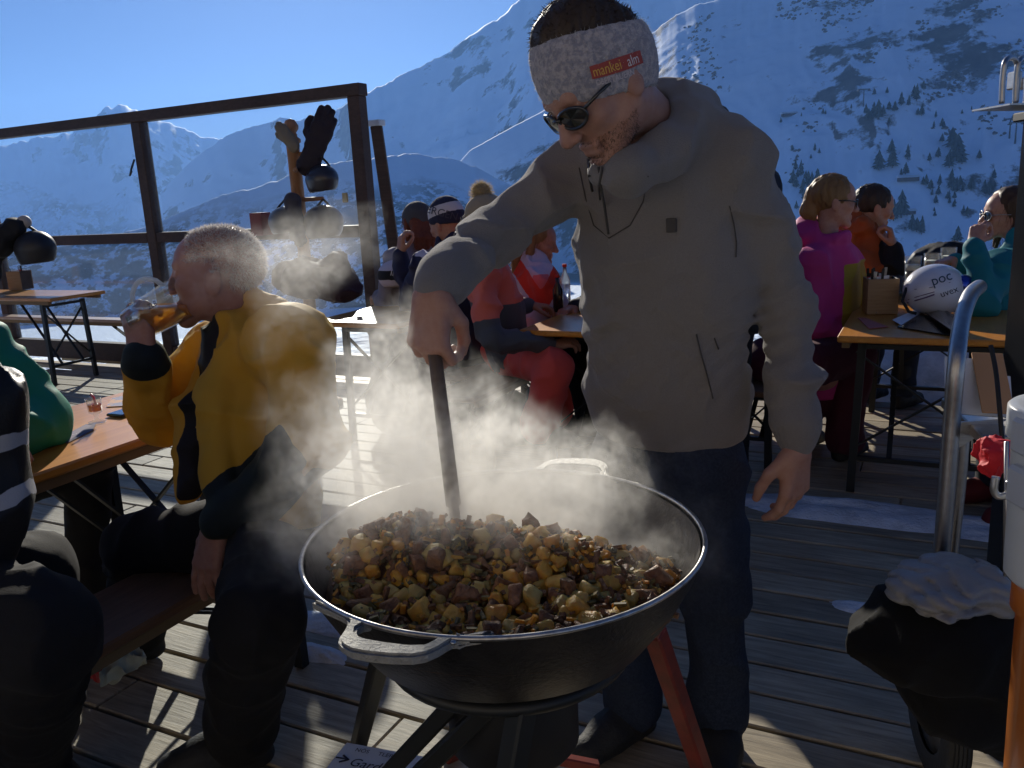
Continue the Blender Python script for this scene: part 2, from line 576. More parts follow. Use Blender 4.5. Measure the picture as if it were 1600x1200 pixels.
# ------------------------------------------------------------------ wood, metal, glass
def wood_mat(name, c1, c2, scale=9, rough=.65, spec=.35, coat=0.0, axis='X', bump=.35, vary=.25, dark=0.0):
    m = bpy.data.materials.new(name)
    m.use_nodes = True
    nt = m.node_tree
    N, L = nt.nodes, nt.links
    b = N['Principled BSDF']
    b.inputs['Roughness'].default_value = rough
    b.inputs['Specular IOR Level'].default_value = spec
    b.inputs['Coat Weight'].default_value = coat
    b.inputs['Coat Roughness'].default_value = .1
    tc = N.new('ShaderNodeTexCoord')
    oi = N.new('ShaderNodeObjectInfo')
    ad = N.new('ShaderNodeVectorMath')
    ad.operation = 'ADD'
    L.new(tc.outputs['Object'], ad.inputs[0])
    mul = N.new('ShaderNodeVectorMath')
    mul.operation = 'SCALE'
    mul.inputs[0].default_value = (13, 7, 5)
    L.new(oi.outputs['Random'], mul.inputs['Scale'])
    L.new(mul.outputs[0], ad.inputs[1])
    mp = N.new('ShaderNodeMapping')
    st = {'X': (.08, 1, 1), 'Y': (1, .08, 1), 'Z': (1, 1, .08)}[axis]
    mp.inputs['Scale'].default_value = st
    L.new(ad.outputs[0], mp.inputs[0])
    n1 = N.new('ShaderNodeTexNoise')
    n1.inputs['Scale'].default_value = scale * 6
    n1.inputs['Detail'].default_value = 8
    n1.inputs['Roughness'].default_value = .7
    n1.inputs['Distortion'].default_value = .6
    L.new(mp.outputs[0], n1.inputs['Vector'])
    n2 = N.new('ShaderNodeTexNoise')
    n2.inputs['Scale'].default_value = scale * .35
    n2.inputs['Detail'].default_value = 5
    L.new(ad.outputs[0], n2.inputs['Vector'])
    r = N.new('ShaderNodeValToRGB')
    r.color_ramp.elements[0].position = .3
    r.color_ramp.elements[1].position = .72
    r.color_ramp.elements[0].color = (*c1, 1)
    r.color_ramp.elements[1].color = (*c2, 1)
    L.new(n1.outputs['Fac'], r.inputs[0])
    hs = N.new('ShaderNodeHueSaturation')
    L.new(r.outputs[0], hs.inputs['Color'])
    mr = N.new('ShaderNodeMapRange')
    mr.inputs['To Min'].default_value = 1 - vary
    mr.inputs['To Max'].default_value = 1 + vary * .6
    L.new(oi.outputs['Random'], mr.inputs['Value'])
    m3 = N.new('ShaderNodeMapRange')
    m3.inputs['From Min'].default_value = .3
    m3.inputs['From Max'].default_value = .7
    m3.inputs['To Min'].default_value = .72
    m3.inputs['To Max'].default_value = 1.12
    L.new(n2.outputs['Fac'], m3.inputs['Value'])
    mm = N.new('ShaderNodeMath')
    mm.operation = 'MULTIPLY'
    L.new(mr.outputs[0], mm.inputs[0])
    L.new(m3.outputs[0], mm.inputs[1])
    L.new(mm.outputs[0], hs.inputs['Value'])
    L.new(hs.outputs[0], b.inputs['Base Color'])
    bp = N.new('ShaderNodeBump')
    bp.inputs['Strength'].default_value = bump
    bp.inputs['Distance'].default_value = .004
    L.new(n1.outputs['Fac'], bp.inputs['Height'])
    L.new(bp.outputs[0], b.inputs['Normal'])
    return m
M_DECK = wood_mat('weathered_decking', (.20, .165, .115), (.56, .47, .33), 9, .62, .4, vary=.22, bump=.6)
M_ORANGE = wood_mat('orange_lacquer', (.56, .20, .02), (.74, .31, .045), 5, .36, .45, .2, 'Y', .08, .08)
M_BENCH = wood_mat('bench_wood', (.13, .062, .03), (.22, .11, .055), 7, .55, .3, 0, 'Y', .2, .1)
M_EDGE = mat('raw_edge', (.20, .125, .055), .7)
M_BEAM = wood_mat('dark_beam', (.045, .028, .022), (.10, .06, .045), 8, .6, .3, 0, 'X', .3, .1)
M_POSTW = wood_mat('varnished_post', (.33, .15, .07), (.50, .27, .14), 8, .5, .4, 0, 'Z', .15, .05)
M_IRON = mat('painted_steel', (.018, .02, .021), .45, .3)
M_BLACK = mat('black', (.010, .010, .011), .6)
M_BLKGLOSS = mat('black_gloss', (.012, .013, .016), .22, coat=.4)
M_CHROME = mat('chrome', (.40, .40, .41), .36, 1.0, noise=(60, (.32, .32, .33), .35, .7))
M_STEEL = mat('brushed_steel', (.50, .49, .48), .34, 1.0, noise=(30, (.36, .35, .34), .3, .7, (1, 1, 12)))
M_GLASS = thin_glass('pane_glass', (.93, .96, .98), .5, .02, .035, (.55, .65, .8))
M_SNOWPATCH = mat('trodden_snow', (.74, .77, .82), .6, bump=(60, .8), noise=(9, (.50, .52, .56), .35, .65))
M_RED = mat('red_paint', (.34, .035, .03), .45)
M_WHITE = mat('white', (.75, .76, .78), .5)

# ------------------------------------------------------------------ deck: every board its own piece
deck = MB()
deck.box(D(-1.8, 1.9, -.16), (11.4, 8.2, .12), Matrix.Rotation(-YAW, 3, 'Z'))
deck = tag(deck.build('deck', M_BLACK), kind='structure')
PW, GAP = .146, .009
plank_me = {}
def plank_mesh(L, k):
    key = (round(L, 2), k)
    if key in plank_me: return plank_me[key]
    b = MB()
    b.box((0, 0, -.02), (L - .006, PW - (k % 3) * .002, .04), bev=.004)
    me = b.mesh('plank')
    me.materials.append(M_DECK)
    plank_me[key] = me
    return me
row = 0
v = -1.2
prnd = random.Random(5)
while v < 5.62:
    u = -7.9 + (row * 1.37) % 2.0
    umax = 3.6
    if row % 2: u -= .9
    while u < umax:
        L = prnd.choice((2.4, 3.0, 3.6))
        o = link_mesh('plank', plank_mesh(L, row + int(u)), M_DECK)
        c = D(u + L / 2, v, prnd.uniform(-.004, .0))
        o.location = c
        o.rotation_euler = (prnd.uniform(-.008, .008), 0, -YAW + prnd.uniform(-.0008, .0008))
        ends = [D(u + L * q, v) for q in (0, .25, .5, .75, 1)]
        seen = False
        for e in ends:
            q = CM.transposed() @ (e - Vector((0, 0, CAM_H)))
            if q.z < -.2 and abs(q.x / q.z) < .8 and -.75 < q.y / -q.z < .6: seen = True
        if seen or v < 0 and abs(u + 1) < 2:
            o.parent = deck
        else:
            bpy.data.objects.remove(o)
        u += L
    v += PW + GAP
    row += 1

# ------------------------------------------------------------------ snow lying on and beside the terrace
def snow_heap(name, c, rx, ry, h, seed, label=None, n=34, rot=0.0, thr=.30):
    xs = np.linspace(-1, 1, n)
    X, Y = np.meshgrid(xs, xs, indexing='ij')
    r = np.sqrt(X * X + Y * Y)
    z = np.clip(1 - r ** 2, 0, 1) ** .7 * (.45 + .9 * fbm2(X * 2.4, Y * 2.4, seed, 5, .6)) - thr * (.4 + fbm2(X * 3, Y * 3, seed + 4, 4))
    ca, sa = math.cos(rot), math.sin(rot)
    wx, wy = X * rx, Y * ry
    V = np.stack([c[0] + wx * ca - wy * sa, c[1] + wx * sa + wy * ca, c[2] + z * h], -1).reshape(-1, 3)
    V[:, 2] = np.maximum(V[:, 2], c[2] - .03)
    ii, jj = np.meshgrid(np.arange(n - 1), np.arange(n - 1), indexing='ij')
    a = (ii * n + jj).ravel()
    F = np.stack([a, a + n, a + n + 1, a + 1], 1)
    keepf = (V[F][:, :, 2] > c[2] - .0299).any(1)
    o = link_mesh(name, mesh_np(name, V, F[keepf]), M_SNOWPATCH, None, True)
    return tag(o, kind='stuff')
snow_heap('snow', G(1330, 800), .62, .17, .045, 3, rot=-YAW, thr=.34)
snow_heap('snow', G(1560, 830), .5, .14, .04, 5, rot=-YAW)
snow_heap('snow', D(.05, 6.35, -.1), 1.2, .65, .62, 8, thr=.2, rot=-YAW)
snow_heap('snow', D(1.5, 6.4, -.1), 1.0, .6, .5, 11, thr=.2, rot=-YAW)
snow_heap('snow', G(515, 975), .20, .07, .035, 13, rot=-YAW)
snow_heap('snow', G(495, 1020), .12, .05, .03, 15, rot=-YAW)
snow_heap('snow', G(1345, 950), .10, .05, .02, 17, rot=-YAW)

# unseen hut added behind the camera to throw warm light onto the terrace
hut = thing('bounce_hut', 'unseen plaster and timber hut front added behind the camera to bounce warm light', 'hut', D(-1, -5.8))
b = MB()
b.box(D(-1, -5.95, 1.3), (16, .3, 3.0), Matrix.Rotation(-YAW, 3, 'Z'))
keep(b.build('bounce_wall', mat('plaster', (.56, .50, .43), .9, noise=(3, (.48, .43, .37), .4, .7))), hut)
for k in range(12):
    b = MB()
    b.box(D(-1, -5.92, 2.9 + k * .2), (16, .26, .19), Matrix.Rotation(-YAW, 3, 'Z'), bev=.01)
    keep(b.build('plank', wood_mat('hut_boarding', (.30, .19, .10), (.48, .33, .19), 6, .7) if k == 0 else bpy.data.materials['hut_boarding']), hut)
b = MB()
b.box(D(-1, -5.5, 5.5), (17, 2.4, .2), Matrix.Rotation(-YAW, 3, 'Z'))
keep(b.build('roof', M_SNOWPATCH), hut)

# ------------------------------------------------------------------ glazed wind fence
FV = 5.2
ROTU = Matrix.Rotation(-YAW, 3, 'Z')
f = thing('glass_fence', 'tall glazed wind screen with dark wooden frame at the terrace edge', 'fence', D(-6, FV))
posts_u = (-3.79, -6.05, -8.28)
ZT, ZM, ZB = 2.13, 1.17, .06
for pu in posts_u:
    b = MB()
    b.box(D(pu, FV, ZT / 2), (.105, .10, ZT), ROTU, bev=.006)
    keep(b.build('post', M_BEAM), f)
def fence_rail(name, z, h, u0, u1, dv=0):
    b = MB()
    b.box(D((u0 + u1) / 2, FV + dv, z), (abs(u1 - u0) - .004, .09, h), ROTU, bev=.005)
    keep(b.build(name, M_BEAM), f)
for a, c in ((-3.79, -6.05), (-6.05, -8.28), (-8.28, -10.4)):
    fence_rail('mid_rail', ZM, .088, a - .055, c + .055)
    fence_rail('bottom_rail', ZB + .07, .17, a - .055, c + .055)
    for z0, z1 in ((ZB + .155, ZM - .044), (ZM + .044, ZT - .002)):
        b = MB()
        b.box(D((a + c) / 2, FV, (z0 + z1) / 2), (abs(a - c) - .11, .008, z1 - z0), ROTU)
        keep(b.build('glass_pane', M_GLASS), f)
b = MB()
b.box(D(-7.1, FV, ZT + .0425), (6.75, .105, .085), ROTU, bev=.005)
keep(b.build('top_rail', M_BEAM), f)
b = MB()
b.box(D(-3.93, FV - .06, 1.42), (.045, .02, .07), ROTU, bev=.004)
keep(b.build('latch', mat('latch_yellow', (.5, .42, .2), .4)), f)
for pu, z in ((-6.1, 1.75),):
    b = MB()
    b.tube([D(pu, FV - .06, z + .08), D(pu - .02, FV - .09, z), D(pu - .01, FV - .12, z - .05), D(pu + .03, FV - .13, z - .02)], .008, 6)
    keep(b.build('coat_hook', M_IRON), f)
t = thing('timber_pole', 'slim brown timber pole leaning beside the end post of the glazed fence', 'pole', P(632, 520, 7.6))
b = MB()
b.bar(P(588, 197, 7.6), P(640, 560, 7.6), .10, .07, bev=.006)
keep(b.build('shaft', M_BEAM), t)
b = MB()
b.box(P(588, 196, 7.6) + Vector((.0, 0, .02)), (.13, .1, .05), ROTU, bev=.006)
keep(b.build('pole_cap', M_SNOWPATCH), t)

# ------------------------------------------------------------------ beer tables and benches
def beer_table(u0, u1, v0, v1, label, z=.75, along='v', group=None, cat='table', th=.028, top=None, legs=True):
    """long folding table standing on the deck boards"""
    c = D((u0 + u1) / 2, (v0 + v1) / 2)
    name = 'folding_table' if cat == 'table' else 'folding_bench'
    t = thing(name, label, cat, c, -YAW, group)
    a, bb = (u1 - u0), (v1 - v0)
    m = MB()
    m.box((0, 0, z - th / 2), (a, bb, th), bev=.006)
    m.build('tabletop' if cat == 'table' else 'seat', top or M_ORANGE, t)
    m = MB()
    for s in (-1, 1):
        if along == 'v': m.box((s * (a / 2 - .03), 0, z - th - .016), (.03, bb - .1, .03))
        else: m.box((0, s * (bb / 2 - .03), z - th - .016), (a - .1, .03, .03))
    m.build('edge_batten', M_EDGE, t)
    if not legs: return t
    for s in (-1, 1):
        m = MB()
        ww = (a if along == 'v' else bb) / 2 - .06
        ln = (bb if along == 'v' else a) / 2 - .22
        def q(x, y, zz):
            return Vector((x, y, zz)) if along == 'v' else Vector((y, x, zz))
        zt = z - th - .032
        for k in (-1, 1):
            m.bar(q(k * ww, s * ln, .0), q(k * ww * .92, s * ln, zt), .034, .03)
        m.bar(q(-ww, s * ln, .16), q(ww, s * ln, .16), .026, .02)
        m.bar(q(-ww * .9, s * ln, zt - .02), q(ww * .9, s * ln, zt - .02), .03, .02)
        m.build('leg_frame', M_IRON, t)
        m = MB()
        for k in (-1, 1):
            m.bar(q(k * ww * .5, s * ln, .17), q(k * ww * .5, s * (ln - .42), zt), .022, .008)
            m.bar(q(k * ww, s * (ln - .015), zt - .05), q(-k * ww, s * (ln - .015), .2), .02, .008)
        m.build('brace', M_IRON, t)
    return t
beer_table(-2.66, -2.05, .15, 2.10, 'orange table with a shot glass on it, nearest table at the left edge')
beer_table(-1.88, -1.62, .35, 1.98, 'dark brown bench under the man in the yellow jacket', .45, cat='bench', top=M_BENCH)
beer_table(-8.9, -6.36, 4.34, 4.86, 'orange table with a cutlery box, standing by the glazed fence', along='u')
beer_table(-8.9, -5.95, 4.98, 5.12, 'pale bench between the glazed fence and the table with the cutlery box', .47, along='u', cat='bench', top=wood_mat('pale_bench', (.42, .26, .18), (.55, .37, .28), 6, .5, .4, .2, 'X', .1, .05))
beer_table(-3.10, -2.50, 3.62, 4.75, 'sun glinting table behind the steam, with the helmet stand next to it')
beer_table(-2.36, -2.12, 3.75, 4.9, 'dark bench behind the steam at the sun glinting table', .45, cat='bench', top=M_BENCH)
beer_table(-1.76, -1.10, 3.55, 5.3, 'table with bottles in front of the woman with the white and red jacket')
beer_table(-2.16, -1.90, 3.35, 5.2, 'bench under the person in the coral and grey jacket', .45, cat='bench', top=M_BENCH)
beer_table(-.33, .40, 3.63, 5.5, 'orange table with the white helmet and menus on it')
beer_table(.72, .98, 3.7, 5.6, 'bench under the woman in the teal jacket', .45, cat='bench', top=M_BENCH)
beer_table(-.86, -.60, 3.8, 5.7, 'bench under the couple with the magenta and the orange jacket', .45, cat='bench', top=M_BENCH)
# ------------------------------------------------------------------ signed-distance sculpting (numpy) -> smooth quad meshes
def A3(v): return np.array(v, np.float32)
def nrm(v):
    v = A3(v)
    return v / max(1e-9, np.linalg.norm(v))
class Sculpt:
    """smooth-blended solids on a grid, meshed with surface nets"""
    def __init__(s): s.ops = []
    def cone(s, a, b, ra, rb=None, k=.02, flat=None, fs=1.0, op='u'):
        a, b = A3(a), A3(b)
        rb = ra if rb is None else rb
        ba = b - a
        L2 = max(1e-9, float(ba @ ba))
        fl = None if flat is None else nrm(flat)
        def fn(p):
            q = p - a
            t = np.clip((q @ ba) / L2, 0, 1)
            q = q - t[..., None] * ba
            if fl is not None: q = q + (q @ fl)[..., None] * fl * (1 / fs - 1)
            return np.sqrt((q * q).sum(-1)) - (ra + t * (rb - ra))
        m = max(ra, rb)
        s.ops.append((fn, np.minimum(a, b) - m, np.maximum(a, b) + m, k, op))
        return s
    def chain(s, pts, rs, k=.02, flat=None, fs=1.0, op='u'):
        for i in range(len(pts) - 1): s.cone(pts[i], pts[i + 1], rs[i], rs[i + 1], k, flat, fs, op)
        return s
    def ell(s, c, r, R=None, k=.02, op='u'):
        c, r = A3(c), A3(r)
        R = np.eye(3, dtype=np.float32) if R is None else A3(R)
        def fn(p):
            q = (p - c) @ R
            k0 = np.sqrt(((q / r) ** 2).sum(-1))
            k1 = np.sqrt(((q / (r * r)) ** 2).sum(-1))
            return k0 * (k0 - 1) / np.maximum(k1, 1e-6)
        e = np.abs(R) @ r
        s.ops.append((fn, c - e, c + e, k, op))
        return s
    def box(s, c, h, R=None, rnd=.01, k=.02, op='u'):
        c, h = A3(c), A3(h)
        R = np.eye(3, dtype=np.float32) if R is None else A3(R)
        def fn(p):
            q = np.abs((p - c) @ R) - (h - rnd)
            return np.sqrt((np.maximum(q, 0) ** 2).sum(-1)) + np.minimum(q.max(-1), 0) - rnd
        e = np.abs(R) @ h
        s.ops.append((fn, c - e, c + e, k, op))
        return s
    def plane(s, c, n, op='s', k=.004):
        """cut away the side n points to"""
        c, n = A3(c), nrm(n)
        s.ops.append((lambda p: -((p - c) @ n), None, None, k, op))
        return s
    def mesh(s, h, fold=None, pad=.03):
        lo = np.min([o[1] for o in s.ops if o[4] == 'u'], 0) - pad
        hi = np.max([o[2] for o in s.ops if o[4] == 'u'], 0) + pad
        n = np.ceil((hi - lo) / h).astype(int) + 1
        f = np.full(n, .2, np.float32)
        ax = [lo[i] + h * np.arange(n[i], dtype=np.float32) for i in range(3)]
        for fn, a, b, k, op in s.ops:
            if a is None: sl = [slice(0, n[i]) for i in range(3)]
            else:
                m = k + .02
                i0 = np.clip(np.floor((a - m - lo) / h).astype(int), 0, n - 1)
                i1 = np.clip(np.ceil((b + m - lo) / h).astype(int) + 1, 1, n)
                if (i1 <= i0).any(): continue
                sl = [slice(i0[i], i1[i]) for i in range(3)]
            p = np.stack(np.meshgrid(ax[0][sl[0]], ax[1][sl[1]], ax[2][sl[2]], indexing='ij'), -1)
            d = fn(p)
            g = f[tuple(sl)]
            if op == 'u':
                w = np.maximum(k - np.abs(g - d), 0) / k
                f[tuple(sl)] = np.minimum(g, d) - w * w * k * .25
            else:
                d = -d
                w = np.maximum(k - np.abs(g - d), 0) / k
                f[tuple(sl)] = np.maximum(g, d) + w * w * k * .25
        if fold is not None:
            near = np.abs(f) < .035
            ii = np.nonzero(near)
            p = np.stack([ax[q][ii[q]] for q in range(3)], -1)
            f[near] -= fold(p)
        return surfnets(f, lo, h)
def surfnets(f, lo, h):
    nx, ny, nz = f.shape
    sg = f < 0
    cs = [(0, 0, 0), (1, 0, 0), (0, 1, 0), (1, 1, 0), (0, 0, 1), (1, 0, 1), (0, 1, 1), (1, 1, 1)]
    def cut(a, c): return a[c[0]:nx - 1 + c[0], c[1]:ny - 1 + c[1], c[2]:nz - 1 + c[2]]
    cnt = sum(cut(sg, c).astype(np.int8) for c in cs)
    act = (cnt > 0) & (cnt < 8)
    idx = np.full(act.shape, -1, np.int32)
    m = int(act.sum())
    idx[act] = np.arange(m)
    fv = [cut(f, c)[act] for c in cs]
    acc = np.zeros((m, 3), np.float32)
    num = np.zeros(m, np.float32)
    for a in range(8):
        for b in range(a + 1, 8):
            if sum(abs(cs[a][i] - cs[b][i]) for i in range(3)) != 1: continue
            cr = (fv[a] < 0) != (fv[b] < 0)
            t = np.where(cr, fv[a] / np.where(cr, fv[a] - fv[b], 1), 0)
            p = A3(cs[a])[None] + t[:, None] * (A3(cs[b]) - A3(cs[a]))[None]
            acc += p * cr[:, None]
            num += cr
    V = (np.stack(np.nonzero(act), -1) + acc / num[:, None]) * h + lo
    Q = []
    for axis in range(3):
        sl0 = [slice(1, None)] * 3
        sl1 = [slice(1, None)] * 3
        sl0[axis] = slice(0, -1)
        a, b = sg[tuple(sl0)], sg[tuple(sl1)]
        x = np.stack(np.nonzero(a != b), -1)
        if not len(x): continue
        flip = a[a != b]
        o1, o2 = (axis + 1) % 3, (axis + 2) % 3
        base = x.copy()
        base[:, o1] += 1
        base[:, o2] += 1
        q = []
        for d1, d2 in ((-1, -1), (0, -1), (0, 0), (-1, 0)):
            c = base.copy()
            c[:, o1] += d1
            c[:, o2] += d2
            ok = (c >= 0).all(1) & (c < np.array(idx.shape)).all(1)
            c = np.clip(c, 0, np.array(idx.shape) - 1)
            q.append(np.where(ok, idx[c[:, 0], c[:, 1], c[:, 2]], -1))
        q = np.stack(q, 1)
        q[~flip] = q[~flip][:, ::-1]
        Q.append(q[(q >= 0).all(1)])
    return V, np.concatenate(Q)
def join_np(parts):
    Vs, Fs, n = [], [], 0
    for V, F in parts:
        Vs.append(V); Fs.append(F + n); n += len(V)
    return np.concatenate(Vs), np.concatenate(Fs)
def zone_mat(mats):
    """one cloth with up to four dyed zones, cut where the zone mask crosses one half"""
    m = mats[0].copy()
    nt = m.node_tree
    b = nt.nodes['Principled BSDF']
    at = nt.nodes.new('ShaderNodeAttribute')
    at.attribute_name = 'zone'
    sp = nt.nodes.new('ShaderNodeSeparateColor')
    nt.links.new(at.outputs['Color'], sp.inputs[0])
    cur = None
    base = tuple(mats[0].node_tree.nodes['Principled BSDF'].inputs['Base Color'].default_value)
    for k in range(1, len(mats)):
        mr = nt.nodes.new('ShaderNodeMapRange')
        mr.inputs['From Min'].default_value = .47
        mr.inputs['From Max'].default_value = .53
        nt.links.new(sp.outputs[k - 1], mr.inputs['Value'])
        mx = nt.nodes.new('ShaderNodeMix')
        mx.data_type = 'RGBA'
        nt.links.new(mr.outputs[0], mx.inputs[0])
        if cur is None: mx.inputs[6].default_value = base
        else: nt.links.new(cur, mx.inputs[6])
        mx.inputs[7].default_value = tuple(mats[k].node_tree.nodes['Principled BSDF'].inputs['Base Color'].default_value)
        cur = mx.outputs[2]
    for l in list(b.inputs['Base Color'].links): nt.links.remove(l)
    nt.links.new(cur, b.inputs['Base Color'])
    for n in nt.nodes:
        if n.type == 'BSDF_TRANSLUCENT': nt.links.new(cur, n.inputs['Color'])
    return m
def sculpt_obj(name, V, F, mats, parent, matfn=None):
    me = mesh_np(name, V, F)
    if matfn is not None:
        # colour zones: soft per-vertex masks, cut crisply in the shader
        mi = matfn(V)
        zc = np.zeros((len(V), 4), np.float32)
        zc[:, 3] = 1
        for k in (1, 2, 3): zc[:, k - 1] = mi == k
        E_ = np.concatenate([F[:, [0, 1]], F[:, [1, 2]], F[:, [2, 3]], F[:, [3, 0]]])
        deg = np.maximum(1, np.bincount(E_.ravel(), minlength=len(V)))[:, None]
        for _ in range(4):
            ac = np.zeros_like(zc)
            for a_, b_ in ((0, 1), (1, 0)):
                for ch_ in range(3): ac[:, ch_] += np.bincount(E_[:, a_], zc[E_[:, b_], ch_], minlength=len(V))
            zc[:, :3] = .4 * zc[:, :3] + .6 * ac[:, :3] / deg
        at = me.color_attributes.new('zone', 'FLOAT_COLOR', 'POINT')
        at.data.foreach_set('color', zc.ravel())
        mats = zone_mat(mats)
    o = link_mesh(name, me, mats, None, True)
    if parent is not None: keep(o, parent)
    return o
def crumple(a1=.006, f1=9, a2=.0025, f2=24, seed=0, st=(1, 1, 1)):
    st = A3(st)
    def fn(p):
        q = p * st
        w = vnoise(q[:, 0] * 5, q[:, 1] * 5, q[:, 2] * 5, seed + 3) * 1.6
        n1 = 1 - np.abs(2 * vnoise(q[:, 0] * f1 + w, q[:, 1] * f1 + w, q[:, 2] * f1 - w, seed) - 1)
        n2 = 1 - np.abs(2 * vnoise(q[:, 0] * f2 + w, q[:, 1] * f2, q[:, 2] * f2 + 2 * w, seed + 1) - 1)
        return a1 * 1.5 * (n1 ** 1.8 - .42) + a2 * (n2 - .6)
    return fn

# ------------------------------------------------------------------ people
def frame(fwd, up, roll=0.0):
    """columns: right, forward, up"""
    f = nrm(fwd)
    r = nrm(np.cross(f, A3(up)))
    u = np.cross(r, f)
    if roll:
        c, s = math.cos(roll), math.sin(roll)
        r, u = r * c + u * s, u * c - r * s
    return np.stack([r, f, u], 1).astype(np.float32)
def head_sculpt(c, R, s=1.0, fem=False, mouth_open=0.0):
    S = Sculpt()
    c = A3(c)
    def w(x, y, z): return c + R @ (A3((x, y, z)) * s)
    def e(p, r, k=.012, op='u'): S.ell(w(*p), A3(r) * s, R, k * s, op)
    def cn(a, b, ra, rb, k=.012, op='u'): S.cone(w(*a), w(*b), ra * s, rb * s, k * s, None, 1, op)
    e((0, -.018, .036), (.074, .096, .084))
    e((0, .022, -.020), (.063, .070, .084), .03)
    e((0, .030, .040), (.060, .060, .055), .03)
    j = .88 if fem else 1.0
    for q in (-1, 1):
        cn((q * .054 * j, .000, -.045), (q * .022 * j, .070, -.102), .017, .015, .03)
        e((q * .040, .060, -.022), (.024, .024, .020), .02)
        e((q * .076, -.008, -.012), (.009, .020, .032), .006)
        e((q * .079, -.016, .004), (.006, .012, .016), .006)
    e((0, .076 * 1, -.106), (.022 * j, .017, .016), .02)
    cn((-.034, .080, .024), (.034, .080, .024), .011 if not fem else .008, .011 if not fem else .008, .014)
    cn((0, .088, .014), (0, .110, -.030), .008, .0125, .012)
    e((0, .112, -.034), (.0115, .011, .010), .008)
    for q in (-1, 1):
        e((q * .013, .101, -.036), (.009, .010, .008), .006)
        e((q * .031, .096, .003), (.018, .012, .010), .012, 's')
        e((q * .031, .0775, .002), (.0135, .0135, .0125), .003)
        cn((q * .016, .090, .010), (q * .046, .078, .010), .0045, .004, .004)
    cn((-.020, .083, -.064), (.020, .083, -.064), .007, .007, .007)
    cn((-.016, .083, -.077 - mouth_open), (.016, .083, -.077 - mouth_open), .0075, .0075, .007)
    cn((-.022, .0935, -.0705), (.022, .0935, -.0705), .0022, .0022, .003, 's')
    return S, w
def hand_ops(S, wr, fwd, back, side, curl=(.5, .5, .5, .5), s=1.0, thumb=.4, spread=1.0, elbow=None):
    """wr wrist, fwd towards the fingers, back out of the back of the hand, side +1 right hand, -1 left"""
    x = nrm(fwd)
    z = nrm(A3(back) - x * float(A3(back) @ x))
    y = np.cross(z, x) * side
    wr = A3(wr)
    def w(a, b, c): return wr + (x * a + y * b + z * c) * s
    el = (wr - x * .3) if elbow is None else A3(elbow)
    S.cone(wr + nrm(el - wr) * .05, w(.012, 0, 0), .028 * s, .028 * s, .014 * s, z, .8)
    lens = (.072, .080, .074, .058)
    ys = (.030, .010, -.011, -.031)
    for i in range(4):
        bx = (.092, .096, .092, .083)[i]
        S.cone(w(.01, ys[i] * .55, 0), w(bx, ys[i], .001), .0165 * s, .0120 * s, .012 * s)
        p = w(bx, ys[i], 0)
        ang = 0.0
        dy = ys[i] * 3.2 * spread * .3
        c = curl[i]
        for jn, (fr, r0, r1) in enumerate(((.45, .0108, .0098), (.31, .0098, .0088), (.24, .0090, .0076))):
            ang += c * (.9, 1.15, .8)[jn]
            d = x * math.cos(ang) - z * math.sin(ang) + y * dy * (1 - c * .5)
            d = d / np.linalg.norm(d)
            q = p + d * lens[i] * fr * s
            S.cone(p, q, r0 * s, r1 * s, .0035 * s)
            p = q
    S.ell(w(.05, 0, -.006), A3((.042, .034, .013)) * s, np.stack([x, y, z], 1), .012 * s)
    a = w(.022, .026, -.006)
    d1 = nrm(x * .72 + y * (.75 - thumb * .5) - z * (.25 + thumb * .6))
    b = a + d1 * .042 * s
    d2 = nrm(x * .86 + y * (.42 - thumb * .8) - z * (.25 + thumb * .5))
    e = b + d2 * .034 * s
    d3 = nrm(x * .9 + y * (.2 - thumb * .9) - z * (.2 + thumb * .5))
    S.cone(a, b, .0165 * s, .0125 * s, .014 * s)
    S.cone(b, e, .0120 * s, .0108 * s, .004 * s)
    S.cone(e, e + d3 * .026 * s, .0108 * s, .0085 * s, .004 * s)
SKIN = {}
def skin(tone, name='skin'):
    if tone not in SKIN:
        SKIN[tone] = mat(name, tone, .5, spec=.4, sss=.12, noise=(55, (tone[0] * .86, tone[1] * .76, tone[2] * .74), .35, .7), bump=(260, .12))
    return SKIN[tone]

